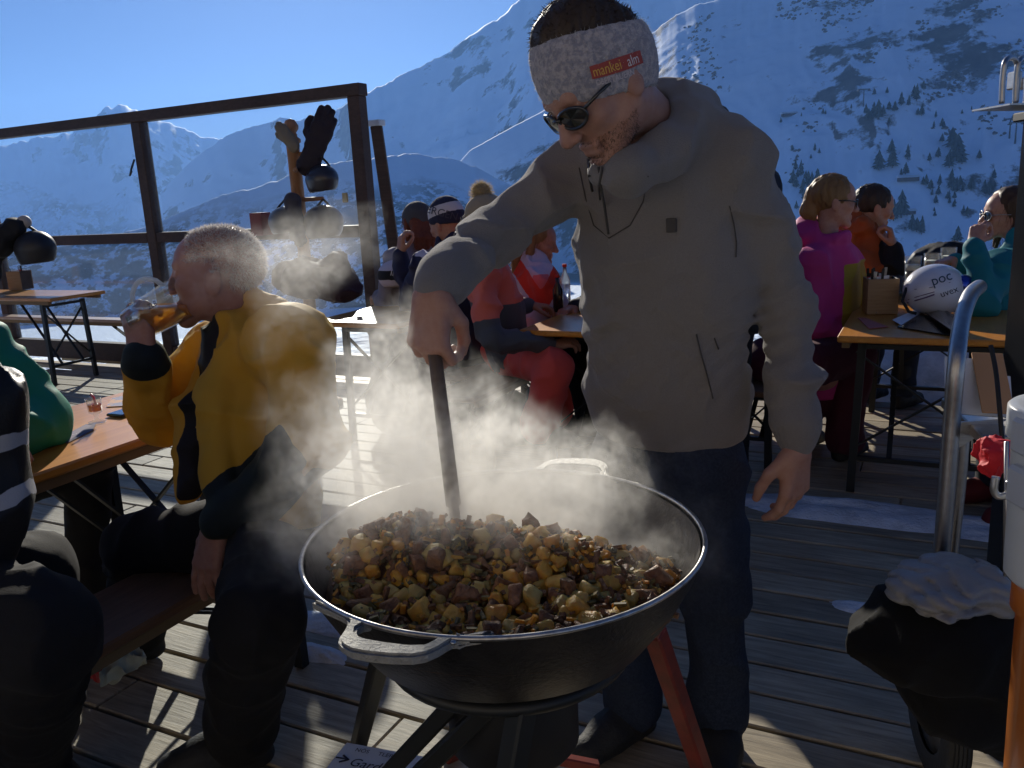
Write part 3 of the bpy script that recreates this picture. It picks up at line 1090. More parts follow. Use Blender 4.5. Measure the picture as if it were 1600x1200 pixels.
def person(name, label, J, skin_tone=(.42, .22, .15), h=.005, hh=.0032, legs=True, seated=False, group=None, fem=False, head_s=1.0, body_h=.012, mouth=0.0):
    """one continuous body from a posed skeleton J of world points"""
    base = J.get('base') or ((A3(J['anL']) + A3(J['anR'])) / 2 if legs else A3(J['pv']))
    root = thing(name, label, 'person', (float(base[0]), float(base[1]), 0.0), 0, group)
    parts = []
    R = frame(J['face'], J.get('hup', (0, 0, 1)), J.get('hroll', 0))
    S, w = head_sculpt(J['hd'], R, head_s, fem, mouth)
    nkb = A3(J['nk'])
    S.cone(w(0, -.022, -.055), nkb, .052 * head_s * (.86 if fem else 1), .060 * head_s, .03)
    S.cone(nkb, nkb + (A3(J['ch']) - nkb) * .3, .056, .05, .03)
    parts.append(S.mesh(hh, pad=.012))
    B = Sculpt()
    B.chain([J['pv'], J['ch'], nkb], [.09, .09, .045], .04)
    for q in 'LR':
        B.chain([J['ch'], J['sh' + q], J['el' + q], J['wr' + q]], [.05, .036, .030, .024], .02)
        if legs:
            B.chain([J['pv'], J['hp' + q], J['kn' + q], J['an' + q]], [.09, .075, .05, .038], .03)
            B.cone(J['an' + q], J['toe' + q], .036, .03, .02)
    parts.append(B.mesh(body_h))
    for q, side in (('R', 1), ('L', -1)):
        if 'hand' + q in J:
            fw, bk, cu = J['hand' + q][:3]
            kw = J['hand' + q][3] if len(J['hand' + q]) > 3 else {}
            H = Sculpt()
            hand_ops(H, J['wr' + q], fw, bk, side, cu, **{'s': head_s * (.92 if fem else 1.0), 'elbow': J['el' + q], **kw})
            parts.append(H.mesh(max(.0026, hh * .9), pad=.01))
    V, F = join_np(parts)
    body = sculpt_obj('body', V, F, skin(skin_tone), root)
    return root, body, R, w
def axes_of(J):
    up = nrm(A3(J['nk']) - A3(J['pv']))
    rt = nrm(A3(J['shR']) - A3(J['shL']))
    fw = nrm(np.cross(up, rt))
    rt = np.cross(fw, up)
    return rt, fw, up
def jacket(root, J, mats, matfn=None, h=.007, puff=1.0, seed=0, fold=None, name='jacket', hem=.06, collar='stand', sleeve=True, arm=(.064, .054, .043), chest=.185, hip=.165, depth=.64, cuff=True, neck_r=.062, extra=None, only_top=False, belly=0.0):
    rt, fw, up = axes_of(J)
    pv, ch, nk = A3(J['pv']), A3(J['ch']), A3(J['nk'])
    S = Sculpt()
    S.chain([pv - up * hem, pv + up * .05, ch - up * .06], [hip * puff, hip * puff, chest * puff * .97], .05, fw, depth)
    S.chain([ch - up * .06, ch + up * .10], [chest * puff * .97, chest * puff * .86], .05, fw, depth)
    if belly: S.ell(pv + up * .14 + fw * .05, (belly, belly * .8, .13), np.stack([rt, fw, up], 1), .06)
    S.cone(ch + up * .06, nk + up * .0, .13 * puff, .070 * puff, .05, fw, .75)
    for q in 'LR':
        sh, el, wr = A3(J['sh' + q]), A3(J['el' + q]), A3(J['wr' + q])
        S.cone(ch + up * .10, sh, .095 * puff, arm[0] * puff * 1.10, .04)
        if sleeve:
            mid = (sh + el) / 2
            S.chain([sh, el], [arm[0] * puff * 1.08, arm[1] * puff], .03)
            fa = el + (wr - el) * .93
            S.chain([el, fa], [arm[1] * puff, arm[2] * puff], .03)
            if cuff:
                d = nrm(wr - el)
                S.cone(fa - d * .035, fa + d * .01, arm[2] * puff * .93, arm[2] * puff * .86, .012)
                S.cone(fa - d * .052, fa - d * .046, arm[2] * puff * 1.05, arm[2] * puff * 1.05, .012)
    if collar == 'stand':
        hd = A3(J['hd'])
        d = nrm(hd - nk)
        S.cone(nk - d * .02, nk + d * .055, .082, .075, .02)
    if collar == 'hood':
        hd = A3(J['hd'])
        d = nrm(hd - nk)
        for i in range(14):
            a0, a1 = 2 * math.pi * i / 14, 2 * math.pi * (i + 1) / 14
            def rp(a):
                back = max(0.0, -math.sin(a))
                return nk + d * (.018 + .062 * back) + rt * math.cos(a) * (.086 + .018 * back) + fw * (math.sin(a) * .088 - .012)
            rr = .026 + .026 * max(0.0, -math.sin((a0 + a1) / 2))
            S.cone(rp(a0), rp(a1), rr, rr, .018)
        S.ell(nk - fw * .115 - up * .035, (.10, .045, .085), np.stack([rt, fw, up], 1), .03)
    if extra: extra(S, rt, fw, up)
    hd = A3(J['hd'])
    d = nrm(hd - nk)
    S.cone(nk + d * .005, nk + d * .16, neck_r, neck_r + .012, .012, op='s')
    S.plane(pv - up * (hem + .015), -up, k=.012)
    raw = fold or crumple(.016 * (1.2 if puff > 1.03 else 1), 9, .008, 22, seed)
    def fold_(p):
        k = np.clip(((p - (pv - up * hem)) @ up - .01) / .09, 0, 1)
        for q in 'LR':
            wr = A3(J['wr' + q])
            k = k * np.clip((np.linalg.norm(p - wr, axis=1) - .04) / .08, .15, 1)
        return raw(p) * k
    V, F = S.mesh(h, fold_)
    return sculpt_obj(name, V, F, mats, root, matfn)
def trousers(root, J, m, h=.010, seed=3, r=(.098, .074, .062), name='trousers', matfn=None):
    rt, fw, up = axes_of(J)
    S = Sculpt()
    pv = A3(J['pv'])
    S.cone(pv + up * .07, pv - up * .04, .155, .155, .04, fw, .68)
    for q in 'LR':
        S.chain([A3(J['hp' + q]), A3(J['kn' + q]), A3(J['an' + q]) + (A3(J['kn' + q]) - A3(J['an' + q])) * .12], list(r), .04)
        an = A3(J['an' + q])
        kn = A3(J['kn' + q])
        S.cone(an + (kn - an) * .16, an + (kn - an) * .05, r[2], r[2] * 1.08, .02)
    V, F = S.mesh(h, crumple(.012, 8, .005, 19, seed))
    return sculpt_obj(name, V, F, m, root, matfn)
def shoes(root, J, m, h=.008, boot=False, name='shoe', k=1.0):
    for q in 'LR':
        S = Sculpt()
        an, toe = A3(J['an' + q]), A3(J['toe' + q])
        d = toe - an
        d[2] = 0
        d = nrm(d)
        up = A3((0, 0, 1))
        g = an.copy()
        S.cone(an + up * (.16 if boot else .03) * k, an - up * .02, .058 * k, .052 * k, .02)
        S.chain([an - up * .03 - d * .03, an - up * .035 + d * .08, an - up * .05 + d * .16], [.048 * k, .046 * k, .038 * k], .03)
        S.chain([an - up * .065 - d * .04, an - up * .065 + d * .17], [.040 * k, .036 * k], .015, up, .55)
        S.plane(an - up * .088, -up, k=.004)
        V, F = S.mesh(h)
        sculpt_obj(name, V, F, m, root)
def glasses(root, w, s, lens_m, frame_m, lens=(.026, .019), name='sunglasses', wrap=.35, thick=.0025):
    """lenses, bridge and temples on the head frame w"""
    m = MB()
    fr = MB()
    for q in (-1, 1):
        pts = []
        n = 18
        def lp(a, sc=1.0, dy=0.0):
            x = q * .034 + lens[0] * sc * math.cos(a)
            z = .000 + lens[1] * sc * math.sin(a) * (1 if math.sin(a) < 0 else .8)
            y = .104 - wrap * (abs(x) ** 1.6) * 3.2 + dy
            return w(x, y, z)
        ring = [lp(2 * math.pi * k / n) for k in range(n)]
        ring2 = [lp(2 * math.pi * k / n, 1.0, -.004) for k in range(n)]
        m.add([Vector(map(float, p)) for p in ring + ring2 + [lp(0, 0, .003), lp(0, 0, -.005)]],
              [(k, (k + 1) % n, 2 * n) for k in range(n)] + [(n + (k + 1) % n, n + k, 2 * n + 1) for k in range(n)] + [(k, n + k, n + (k + 1) % n, (k + 1) % n) for k in range(n)])
        fr.tube([lp(2 * math.pi * k / n, 1.03) for k in range(n + 1)], thick * s, 6)
        fr.tube([w(q * (.034 + lens[0]), .104 - wrap * ((.034 + lens[0]) ** 1.6) * 3.2, .004), w(q * .075, .055, .008), w(q * .080, .0, .006), w(q * .080, -.025, -.006)], thick * s * 1.1, 6)
    fr.tube([w(-.012, .106, .004), w(0, .109, .007), w(.012, .106, .004)], thick * s, 6)
    o = fr.build(name, frame_m, None, True)
    keep(o, root)
    l = m.build('lens', lens_m, None, False)
    l.parent = o
    l.matrix_parent_inverse = Matrix.Identity(4)
    return o
def spikes(name, pts, nrms, L, r, m, parent, jit=.6, down=0.0, seed=1, bend=None):
    """short tapering hairs as one mesh"""
    g = np.random.default_rng(seed)
    n = len(pts)
    d = nrms + g.normal(0, jit * .5, (n, 3))
    if bend is not None: d = d + A3(bend)
    d /= np.linalg.norm(d, axis=1)[:, None]
    a = np.cross(d, g.normal(0, 1, (n, 3)))
    a /= np.linalg.norm(a, axis=1)[:, None]
    LL = L * g.uniform(.5, 1.2, (n, 1))
    tip = pts + d * LL
    mid = pts + d * LL * .5 + np.array([0, 0, -down]) * LL
    V = np.stack([pts - a * r, pts + a * r, mid + a * r * .7, mid - a * r * .7, tip + np.array([0, 0, -down * 2]) * LL + a * r * .2, tip + np.array([0, 0, -down * 2]) * LL - a * r * .2], 1).reshape(-1, 3)
    b = np.arange(n)[:, None] * 6
    F = np.concatenate([b + np.array([[0, 1, 2, 3]]), b + np.array([[3, 2, 4, 5]])])
    o = link_mesh(name, mesh_np(name, V, F), m, None, True)
    if parent is not None: keep(o, parent)
    return o
def vnormals(V, F):
    a, b, c = V[F[:, 0]], V[F[:, 1]], V[F[:, 2]]
    fn = np.cross(b - a, c - a)
    N = np.zeros_like(V)
    for k in range(F.shape[1]): np.add.at(N, F[:, k], fn)
    return N / np.maximum(1e-9, np.linalg.norm(N, axis=1))[:, None]
def hair_cap(root, w, R, s, m, keepfn, grow=.012, seed=0, h=.004, name='hair', extra=None, strands=0, L=.03, rough=.004, down=.1):
    """hair volume over the cranium, cut back from the face by keepfn(local xyz) planes"""
    S = Sculpt()
    g = grow
    S.ell(w(0, -.020, .038), A3((.074 + g, .096 + g, .084 + g)) * s, R, .02)
    if extra: extra(S, w, R, s)
    for c, n in keepfn: S.plane(w(*c), R @ A3(n), k=.012)
    V, F = S.mesh(h, lambda p: rough * 2 * (vnoise(p[:, 0] * 90, p[:, 1] * 90, p[:, 2] * 30, seed) - .5) + rough * (vnoise(p[:, 0] * 200, p[:, 1] * 200, p[:, 2] * 60, seed + 1) - .5))
    o = sculpt_obj(name, V, F, m, root)
    if strands:
        N = vnormals(V, F)
        g2 = np.random.default_rng(seed)
        ix = g2.integers(0, len(V), strands)
        st = spikes('strand_fuzz', V[ix] - N[ix] * .002, N[ix], L, .0007, m, None, .9, down, seed)
        st['kind'] = 'stuff'
        st.parent = o
        st.matrix_parent_inverse = Matrix.Identity(4)
    return o
# ------------------------------------------------------------------ the cook
M_HOOD = mat('grey_fleece', (.185, .175, .172), .9, spec=.15, sheen=.35, noise=(420, (.158, .150, .150), .35, .7), bump=(420, .35))
M_JEANS = mat('dark_denim', (.014, .021, .042), .85, spec=.2, noise=(160, (.026, .037, .066), .4, .65), bump=(300, .3))
M_HAIRD = mat('dark_hair', (.030, .020, .014), .55, spec=.4, noise=(70, (.055, .035, .022), .3, .7, (1, 1, .2)), transl=.12)
M_KNIT = mat('speckled_knit', (.46, .43, .46), .95, spec=.1, sheen=.4, noise=(95, (.27, .27, .33), .42, .56), bump=(170, 1.0))
M_LENS = mat('dark_lens', (.012, .014, .014), .08, coat=.6)
M_SHOE = mat('dark_shoe', (.014, .015, .017), .7, bump=(90, .3))
c_hd = P(936, 130, 1.52)
J = dict(hd=c_hd, face=(-.70, -.36, -.62), hroll=R_(-3), nk=P(1020, 205, 1.71), ch=P(1035, 355, 1.72), pv=P(1042, 640, 1.80),
         shR=P(905, 262, 1.80), elR=P(768, 368, 1.64), wrR=P(674, 455, 1.42), shL=P(1142, 250, 1.63), elL=P(1234, 478, 1.68), wrL=P(1246, 700, 1.60),
         hpR=P(985, 735, 1.84), hpL=P(1095, 735, 1.76), knR=P(985, 930, 1.90), knL=P(1112, 920, 1.80),
         anR=G(985, 1105, .09), anL=G(1125, 1118, .09), toeR=G(940, 1160, .04), toeL=G(1130, 1215, .04),
         handR=((-.10, -.22, -.97), (-.50, -.86, .1), (.95, .95, .95, .9), dict(thumb=.75)), handL=((-.08, -.06, -1), (.55, -.75, 0), (.35, .4, .5, .55), dict(thumb=.3)))
ck, ck_body, ck_R, ck_w = person('person', 'man in grey hoodie and knitted headband stirring the big steaming pan', J, (.36, .20, .15), hh=.0026, head_s=1.02)
def hoodie_extra(S, rt, fw, up):
    pv = A3(J['pv'])
    # ribbed waistband under a soft bulge, sleeve folds near the elbow
    S.cone(pv + up * .035, pv + up * .02, .172, .172, .03, fw, .66)
    S.chain([P(935, 272, 1.52), P(985, 264, 1.50), P(1035, 232, 1.54), P(1080, 190, 1.64)], [.022, .034, .040, .046], .025)
    S.chain([P(1062, 158, 1.66), P(1098, 160, 1.72), P(1118, 190, 1.76)], [.022, .026, .034], .03)
    for q in 'LR':
        sh, el, wr = A3(J['sh' + q]), A3(J['el' + q]), A3(J['wr' + q])
        d = nrm(wr - el)
        for k, r in ((.55, .051), (.70, .047), (.82, .046)):
            p = el + (wr - el) * k
            S.cone(p - d * .004 + rt * .004, p + d * .006 - fw * .004, r, r, .02)
def hoodie_fold(p):
    q = p.copy()
    base = crumple(.013, 9, .007, 24, 4)(p)
    # long diagonal drag lines pulled towards the raised arm
    s = (q[:, 0] * .75 - q[:, 2] * .9 + .25 * vnoise(q[:, 0] * 4, q[:, 1] * 4, q[:, 2] * 4, 8)) * 17
    r = 1 - np.abs(2 * (s - np.floor(s)) - 1)
    low = np.clip((1.35 - q[:, 2]) / .3, 0, 1)
    return base + .012 * (r - .5) * low * vnoise(q[:, 0] * 6, q[:, 1] * 6, q[:, 2] * 6, 12) * 1.6
jk = jacket(ck, J, M_HOOD, h=.006, collar='hood', extra=hoodie_extra, fold=hoodie_fold, name='hoodie', hem=.035, arm=(.062, .048, .035), chest=.185, hip=.172, depth=.66)
trousers(ck, J, M_JEANS, h=.009, name='jeans', r=(.100, .076, .066))
shoes(ck, J, M_SHOE)
# stubble on jaw and lip
Sx, _w = head_sculpt(J['hd'], ck_R, 1.02)
Vh, Fh = Sx.mesh(.005, pad=.01)
Nh = vnormals(Vh, Fh)
lc = (Vh - A3(J['hd'])) @ ck_R / 1.02
jw = np.nonzero((lc[:, 2] < -.055) & (lc[:, 1] > .012) & ~((np.abs(lc[:, 0]) < .022) & (lc[:, 2] > -.080) & (lc[:, 2] < -.060)) & (lc[:, 2] < -.05 - .25 * (lc[:, 1] - .09)))[0]
jw = rng.choice(jw, 7000)
sb = spikes('stubble', Vh[jw] + rng.normal(0, .0015, (len(jw), 3)), Nh[jw], .0040, .00024, M_HAIRD, ck, 1.0, .2, 12)
sb['kind'] = 'stuff'
# drawstrings, zip, chest badge, pocket slits: thin pieces lying on the fleece
jbvh = BVHTree.FromPolygons([v.co.copy() for v in jk.data.vertices], [tuple(p.vertices) for p in jk.data.polygons])
def on_cloth(px, py, off=.003, bvh=jbvh):
    h = bvh.ray_cast(Vector((0, 0, CAM_H)), ray(px, py).normalized())
    return (h[0] + h[1] * off, h[1]) if h[0] else (P(px, py, 1.6), Vector((0, -1, 0)))
def seam(name, pix, r, m, parent=jk, off=.002, bvh=jbvh):
    b = MB()
    b.tube([on_cloth(x, y, off, bvh)[0] for x, y in pix], r, 6)
    o = b.build(name, m, None, True)
    o.parent = parent
    o.matrix_parent_inverse = Matrix.Identity(4)
    return o
M_SEAM = mat('dark_seam', (.05, .047, .047), .8)
seam('zip', [(936, 262), (940, 290), (945, 320), (948, 345), (951, 366)], .0024, M_SEAM)
seam('drawstring', [(922, 250), (924, 275), (928, 298)], .0026, M_SEAM, off=.005)
seam('drawstring', [(945, 262), (938, 290), (940, 312)], .0022, M_SEAM, off=.005)
seam('pocket_seam', [(1088, 522), (1095, 552), (1104, 584), (1113, 622)], .0016, M_SEAM)
seam('pocket_seam', [(1116, 528), (1122, 545)], .0014, M_SEAM)
seam('armhole_seam', [(1140, 322), (1146, 350), (1150, 380), (1149, 402)], .0012, M_SEAM)
seam('placket_seam', [(905, 262), (915, 310), (928, 352), (952, 372), (985, 352), (1005, 315), (1012, 275)], .0012, M_SEAM, off=.001)
p0, n0 = on_cloth(1050, 352, .003)
bd = MB()
bd.box(p0, (.020, .005, .026), n0.to_track_quat('-Y', 'Z').to_matrix(), bev=.001)
o = bd.build('chest_badge', M_SEAM)
o.parent = jk
o.matrix_parent_inverse = Matrix.Identity(4)
glasses(ck, ck_w, 1.02, M_LENS, M_BLKGLOSS, (.030, .0195), wrap=.42, thick=.003)
bandN = nrm((-.20, -.04, .97))
# headband: a tall knitted tube round the skull
S = Sculpt()
S.ell(ck_w(0, -.014, .030), A3((.094, .116, .128)) * .97, ck_R, .01)
S.ell(ck_w(0, -.014, .030), A3((.085, .107, .114)) * .97, ck_R, .006, 's')
S.plane(A3(ck_w(0, .10, .018)) + bandN * .112, bandN, k=.01)
S.plane(ck_w(0, .10, .018), -bandN, k=.01)
V, F = S.mesh(.0035, lambda p: .0022 * (vnoise(p[:, 0] * 130, p[:, 1] * 130, p[:, 2] * 130, 3) - .4))
band = sculpt_obj('headband', V, F, M_KNIT, ck)
N = vnormals(V, F)
ix = rng.integers(0, len(V), 2600)
fz = spikes('knit_fuzz', V[ix], N[ix], .006, .0003, mat('fuzz', (.62, .60, .58), .9, transl=.4), None, .8, 0, 3)
fz['kind'] = 'stuff'
fz.parent = band
fz.matrix_parent_inverse = Matrix.Identity(4)
hbv = BVHTree.FromPolygons([Vector(map(float, v)) for v in V], F.tolist())
def band_at(px, py, off=.002):
    h = hbv.ray_cast(Vector((0, 0, CAM_H)), ray(px, py).normalized())
    return h[0] + h[1] * off if h[0] else P(px, py, 1.55)
# printed woven patch on the band, wrapped onto the knit
def patch_map(x, y):
    """x along the patch 0..1, y up 0..1 -> pixel-free local mapping from four anchor points on the band"""
    a = band_ax0 + (band_ax1 - band_ax0) * x
    q = a + band_up * y
    d = (Vector(map(float, ck_w(0, -.014, .03))) - q)
    h = hbv.ray_cast(q - d.normalized() * .1, d.normalized())
    return h[0] + h[1] * .0022 if h[0] else q
band_ax0, band_ax1 = band_at(926, 124), band_at(1004, 98)
band_up = (band_at(920, 104) - band_at(926, 124))
n = 10
b = MB()
grid = [patch_map(i / n, j / 3) for i in range(n + 1) for j in range(4)]
b.add(grid, [(i * 4 + j, (i + 1) * 4 + j, (i + 1) * 4 + j + 1, i * 4 + j + 1) for i in range(n) for j in range(3)])
pt = b.build('woven_patch', mat('patch_red', (.30, .055, .05), .8, bump=(200, .3)), None, True)
pt.parent = band
pt.matrix_parent_inverse = Matrix.Identity(4)
def print_on(name, txt, size, x0, y0, m, sx=1.0):
    def bend(co):
        q = patch_map(x0 + co.x * sx, y0 + co.y)
        c = Vector(map(float, ck_w(0, -.014, .03)))
        return q + (q - c).normalized() * .0016
    o = text_mesh(name, txt, size, m, None, None, bend, 'LEFT')
    o.parent = band
    o.matrix_parent_inverse = Matrix.Identity(4)
    return o
print_on('patch_lettering', 'mankei', 1.05, .04, .5, mat('print_yellow', (.60, .36, .08), .7), .165)
print_on('patch_lettering', 'alm', 1.05, .64, .5, mat('print_white', (.62, .58, .60), .7), .165)
print_on('patch_lettering', 'OBERTAUERN', .62, .04, -.30, mat('print_pale', (.55, .50, .55), .7), .175)
hair_cap(ck, ck_w, ck_R, 1.02, M_HAIRD, [(tuple((ck_R.T @ (A3(ck_w(0, .10, .018)) + bandN * .098 - A3(c_hd))) / 1.02), tuple(ck_R.T @ -bandN))], .002, 4, .0035, strands=2600, L=.010, rough=.003,
         extra=lambda S, w, R, s: S.ell(w(.0, -.015, .108), A3((.060, .075, .040)) * s, R, .03))
hair_cap(ck, ck_w, ck_R, 1.02, M_HAIRD, [((0, .02, .02), (0, 1, .25)), ((0, 0, .03), (0, 0, 1)), ((0, -.03, -.055), (0, .4, -1))], .004, 6, .004, name='side_hair')
# ------------------------------------------------------------------ the big pan on its burner stand
PC = Vector((-.028, 1.285, .85))
PR = .326
M_PAN = mat('black_steel_pan', (.022, .022, .024), .42, .55, noise=(14, (.05, .045, .042), .35, .7), bump=(120, .2))
M_PANIN = mat('seasoned_inside', (.07, .066, .066), .38, .35, noise=(9, (.12, .112, .11), .35, .65), bump=(60, .25))
M_RIM = mat('worn_rim', (.46, .45, .44), .3, .85, noise=(40, (.2, .19, .18), .45, .75))
M_CAST = mat('cast_handle', (.30, .30, .28), .45, .3, noise=(60, (.22, .22, .21), .3, .7), bump=(160, .5))
pan = thing('frying_pan', 'huge round black pan full of fried potatoes on a burner stand', 'pan', PC)
b = MB()
b.lathe([(.0, -.205), (.10, -.203), (.18, -.188), (.245, -.150), (.285, -.095), (.312, -.045), (.324, -.004)], 72)
keep_o = b.build('bowl', M_PAN, pan, True)
b = MB()
b.lathe([(.319, -.006), (.307, -.048), (.280, -.096), (.24, -.146), (.176, -.182), (.10, -.196), (.0, -.198)], 72)
b.build('inner_wall', M_PANIN, pan, True)
b = MB()
b.lathe([(PR + .004 * math.cos(a), .004 * math.sin(a) - .002) for a in [2 * math.pi * k / 8 for k in range(8)]], 96, closed=True)
b.build('rim', M_RIM, pan, True)
outer = [(486, 948), (505, 957), (525, 965), (540, 973), (545, 982), (540, 994), (532, 1008), (530, 1018), (536, 1026), (548, 1033), (575, 1038), (610, 1041), (645, 1041), (668, 1036), (688, 1025), (705, 1012), (722, 1002), (745, 996), (775, 992)]
inner = [(558, 1000), (559, 991), (569, 984), (590, 980), (620, 983), (655, 988), (683, 993), (686, 998), (678, 1010), (664, 1019), (640, 1020), (605, 1016), (575, 1011), (562, 1006)]
def loop_handle(rotz):
    zt = -.010
    def loc(p):
        g = G(p[0], p[1], PC.z + zt) - PC
        g.z = 0
        return Matrix.Rotation(rotz, 3, 'Z') @ g
    O = [loc(p) for p in outer]
    n_out = 60
    # resample the outline from rim angle to rim angle, and the slot
    def resample(pts, n, closed=False):
        q = pts + ([pts[0]] if closed else [])
        L = [0]
        for i in range(1, len(q)): L.append(L[-1] + (q[i] - q[i - 1]).length)
        out = []
        for k in range(n):
            t = L[-1] * k / (n if closed else n - 1)
            i = max(0, min(len(q) - 2, int(np.searchsorted(L, t, side='right') - 1)))
            u = (t - L[i]) / max(1e-9, L[i + 1] - L[i])
            out.append(q[i].lerp(q[i + 1], u))
        return out
    O = resample(O, n_out)
    I = resample([loc(p) for p in inner], n_out, True)
    a0, a1 = math.atan2(O[0].y, O[0].x), math.atan2(O[-1].y, O[-1].x)
    da = (a1 - a0 + math.pi) % (2 * math.pi) - math.pi
    back = [Vector((math.cos(a0 + da * k / 20), math.sin(a0 + da * k / 20), 0)) * (PR - .004) for k in range(1, 20)][::-1]
    bm = bmesh.new()
    loop = O + back
    vo = [bm.verts.new(p) for p in loop]
    vi = [bm.verts.new(p) for p in I]
    eo = [bm.edges.new((vo[i], vo[(i + 1) % len(vo)])) for i in range(len(vo))]
    ei = [bm.edges.new((vi[i], vi[(i + 1) % len(vi)])) for i in range(len(vi))]
    r = bmesh.ops.triangle_fill(bm, edges=eo + ei, use_beauty=True, use_dissolve=False)
    fs = [f for f in bm.faces]
    # drop triangles that fell inside the slot
    def inside(p):
        c = False
        for i in range(len(I)):
            a, e = I[i], I[i - 1]
            if (a.y > p.y) != (e.y > p.y) and p.x < (e.x - a.x) * (p.y - a.y) / (e.y - a.y) + a.x: c = not c
        return c
    kill = [f for f in fs if inside(f.calc_center_median())]
    if kill: bmesh.ops.delete(bm, geom=kill, context='FACES')
    for f in bm.faces:
        if f.normal.z < 0: f.normal_flip()
    ex = bmesh.ops.extrude_face_region(bm, geom=list(bm.faces))
    bmesh.ops.translate(bm, verts=[g for g in ex['geom'] if isinstance(g, bmesh.types.BMVert)], vec=(0, 0, .016))
    bmesh.ops.recalc_face_normals(bm, faces=bm.faces)
    sharp = [e for e in bm.edges if len(e.link_faces) == 2 and e.calc_face_angle(0) > .9]
    bmesh.ops.bevel(bm, geom=sharp, offset=.004, segments=2, affect='EDGES')
    for v in bm.verts:
        v.co.z += zt - .016 + .010
        d = max(0, math.hypot(v.co.x, v.co.y) - PR)
        v.co.z += d * .10
    me = bpy.data.meshes.new('handle')
    bm.to_mesh(me)
    bm.free()
    o = link_mesh('handle', me, M_CAST, pan)
    return o
loop_handle(0)
loop_handle(math.pi)
b = MB()
b.ell(G(708, 1003, .846) - PC, (.005, .005, .003))
b.build('rivet', M_STEEL, pan, True)

st = thing('burner_stand', 'red and black steel stand with gas burner under the pan', 'stand', (PC.x, PC.y, 0))
M_REDLEG = mat('red_steel', (.22, .035, .025), .5, .2, noise=(20, (.12, .025, .02), .4, .7))
def world_part(name, mb, m, root, smooth=False): return keep(mb.build(name, m, None, smooth), root)
b = MB()
b.lathe([(.20 + .012 * math.cos(a), .66 + .012 * math.sin(a)) for a in [2 * math.pi * k / 8 for k in range(8)]], 48, (PC.x, PC.y, 0), closed=True)
world_part('support_ring', b, M_IRON, st, True)
legs = [(P(1022, 985, 1.38), G(1118, 1265, .0), M_REDLEG), (Vector((PC.x - .20, 1.40, .70)), G(560, 1165, 0), M_IRON),
        (Vector((PC.x + .02, 1.10, .66)), Vector((PC.x - .13, .98, 0)), M_IRON), (Vector((PC.x + .05, 1.50, .70)), Vector((PC.x - .18, 1.86, 0)), M_REDLEG)]
for a, e, m in legs:
    b = MB()
    b.bar(a, e, .036, .036, bev=.004)
    world_part('leg', b, m, st)
b = MB()
b.bar(P(700, 1152, 1.50), P(935, 1198, 1.52), .022, .022, bev=.003)
world_part('cross_bar', b, M_REDLEG, st)
b = MB()
b.bar(P(740, 1065, 1.22), P(600, 1215, 1.30), .030, .030, bev=.004)
world_part('cross_bar', b, M_IRON, st)
b = MB()
b.bar(P(810, 1060, 1.18), P(650, 1215, 1.24), .030, .030, bev=.004)
world_part('cross_bar', b, M_IRON, st)
b = MB()
b.lathe([(0, .44), (.10, .44), (.115, .46), (.115, .58), (.10, .645), (0, .645)], 40, (PC.x, PC.y + .02, 0))
world_part('burner', b, M_BLACK, st, True)
# white carton by the stand
ca, cb = G(541, 1158, .26), G(668, 1181, .26)
ex = (cb - ca).normalized()
ey = Vector((ex.y, -ex.x, 0))
cw = (cb - ca).length
box = thing('carton', 'white carton with dark printing on its lid, under the pan', 'box', (ca + cb) / 2 + ey * .15)
box.location.z = 0
rot = Matrix((ex, -ey, Vector((0, 0, 1)))).transposed()
M_CARTON = mat('white_carton', (.62, .66, .72), .7, bump=(40, .15))
b = MB()
b.box((ca + cb) / 2 + ey * .15 - Vector((0, 0, .13)), (cw, .30, .26), rot, bev=.004)
world_part('carton_body', b, M_CARTON, box)
M_INK = mat('print_ink', (.03, .035, .06), .8)
def carton_text(txt, size, a, e, sh=.15):
    M4 = Matrix.Translation((ca + ex * a * cw + ey * e + Vector((0, 0, .0015)))) @ rot.to_4x4()
    keep(text_mesh('lid_lettering', txt, size, M_INK, M4, None, None, 'LEFT', sh), box)
carton_text('Gardinh', .034, .22, .060)
carton_text('NÖS', .016, .18, .022, 0)
carton_text('TLER', .016, .46, .022, 0)
carton_text('A', .016, .82, .022, 0)
b = MB()
o1 = ca + ey * .066 + Vector((0, 0, .0012))
b.bar(o1 + ex * .02, o1 + ex * .036 - ey * .012, .004, .001)
b.bar(o1 + ex * .006 - ey * .012, o1 + ex * .036 - ey * .012, .003, .001)
b.bar(o1 + ex * .018 - ey * .022, o1 + ex * .037 - ey * .011, .004, .001)
world_part('printed_arrow', b, M_INK, box)

# ------------------------------------------------------------------ fried potatoes and meat, piece by piece
food = thing('fried_potatoes', 'heap of golden potato cubes and browned meat steaming in the pan', 'food', PC)
M_POT = []
for i, (c1, c2) in enumerate((((.86, .56, .11), (.70, .33, .05)), ((.80, .60, .19), (.60, .37, .08)), ((.88, .50, .07), (.62, .24, .035)))):
    M_POT.append(mat('potato_' + 'abc'[i], c1, .38, spec=.6, sss=.25, noise=(45, c2, .42, .68), bump=(140, .45), transl=.34))
M_MEAT = [mat('browned_meat', (.42, .20, .08), .42, spec=.6, noise=(60, (.12, .05, .022), .35, .65), bump=(180, .8), transl=.15),
          mat('seared_meat', (.55, .27, .12), .42, spec=.6, noise=(60, (.18, .07, .03), .35, .65), bump=(180, .8), transl=.15)]
M_HERB = mat('fried_onion', (.20, .15, .05), .5, noise=(50, (.07, .06, .02), .4, .65))
frnd = random.Random(21)
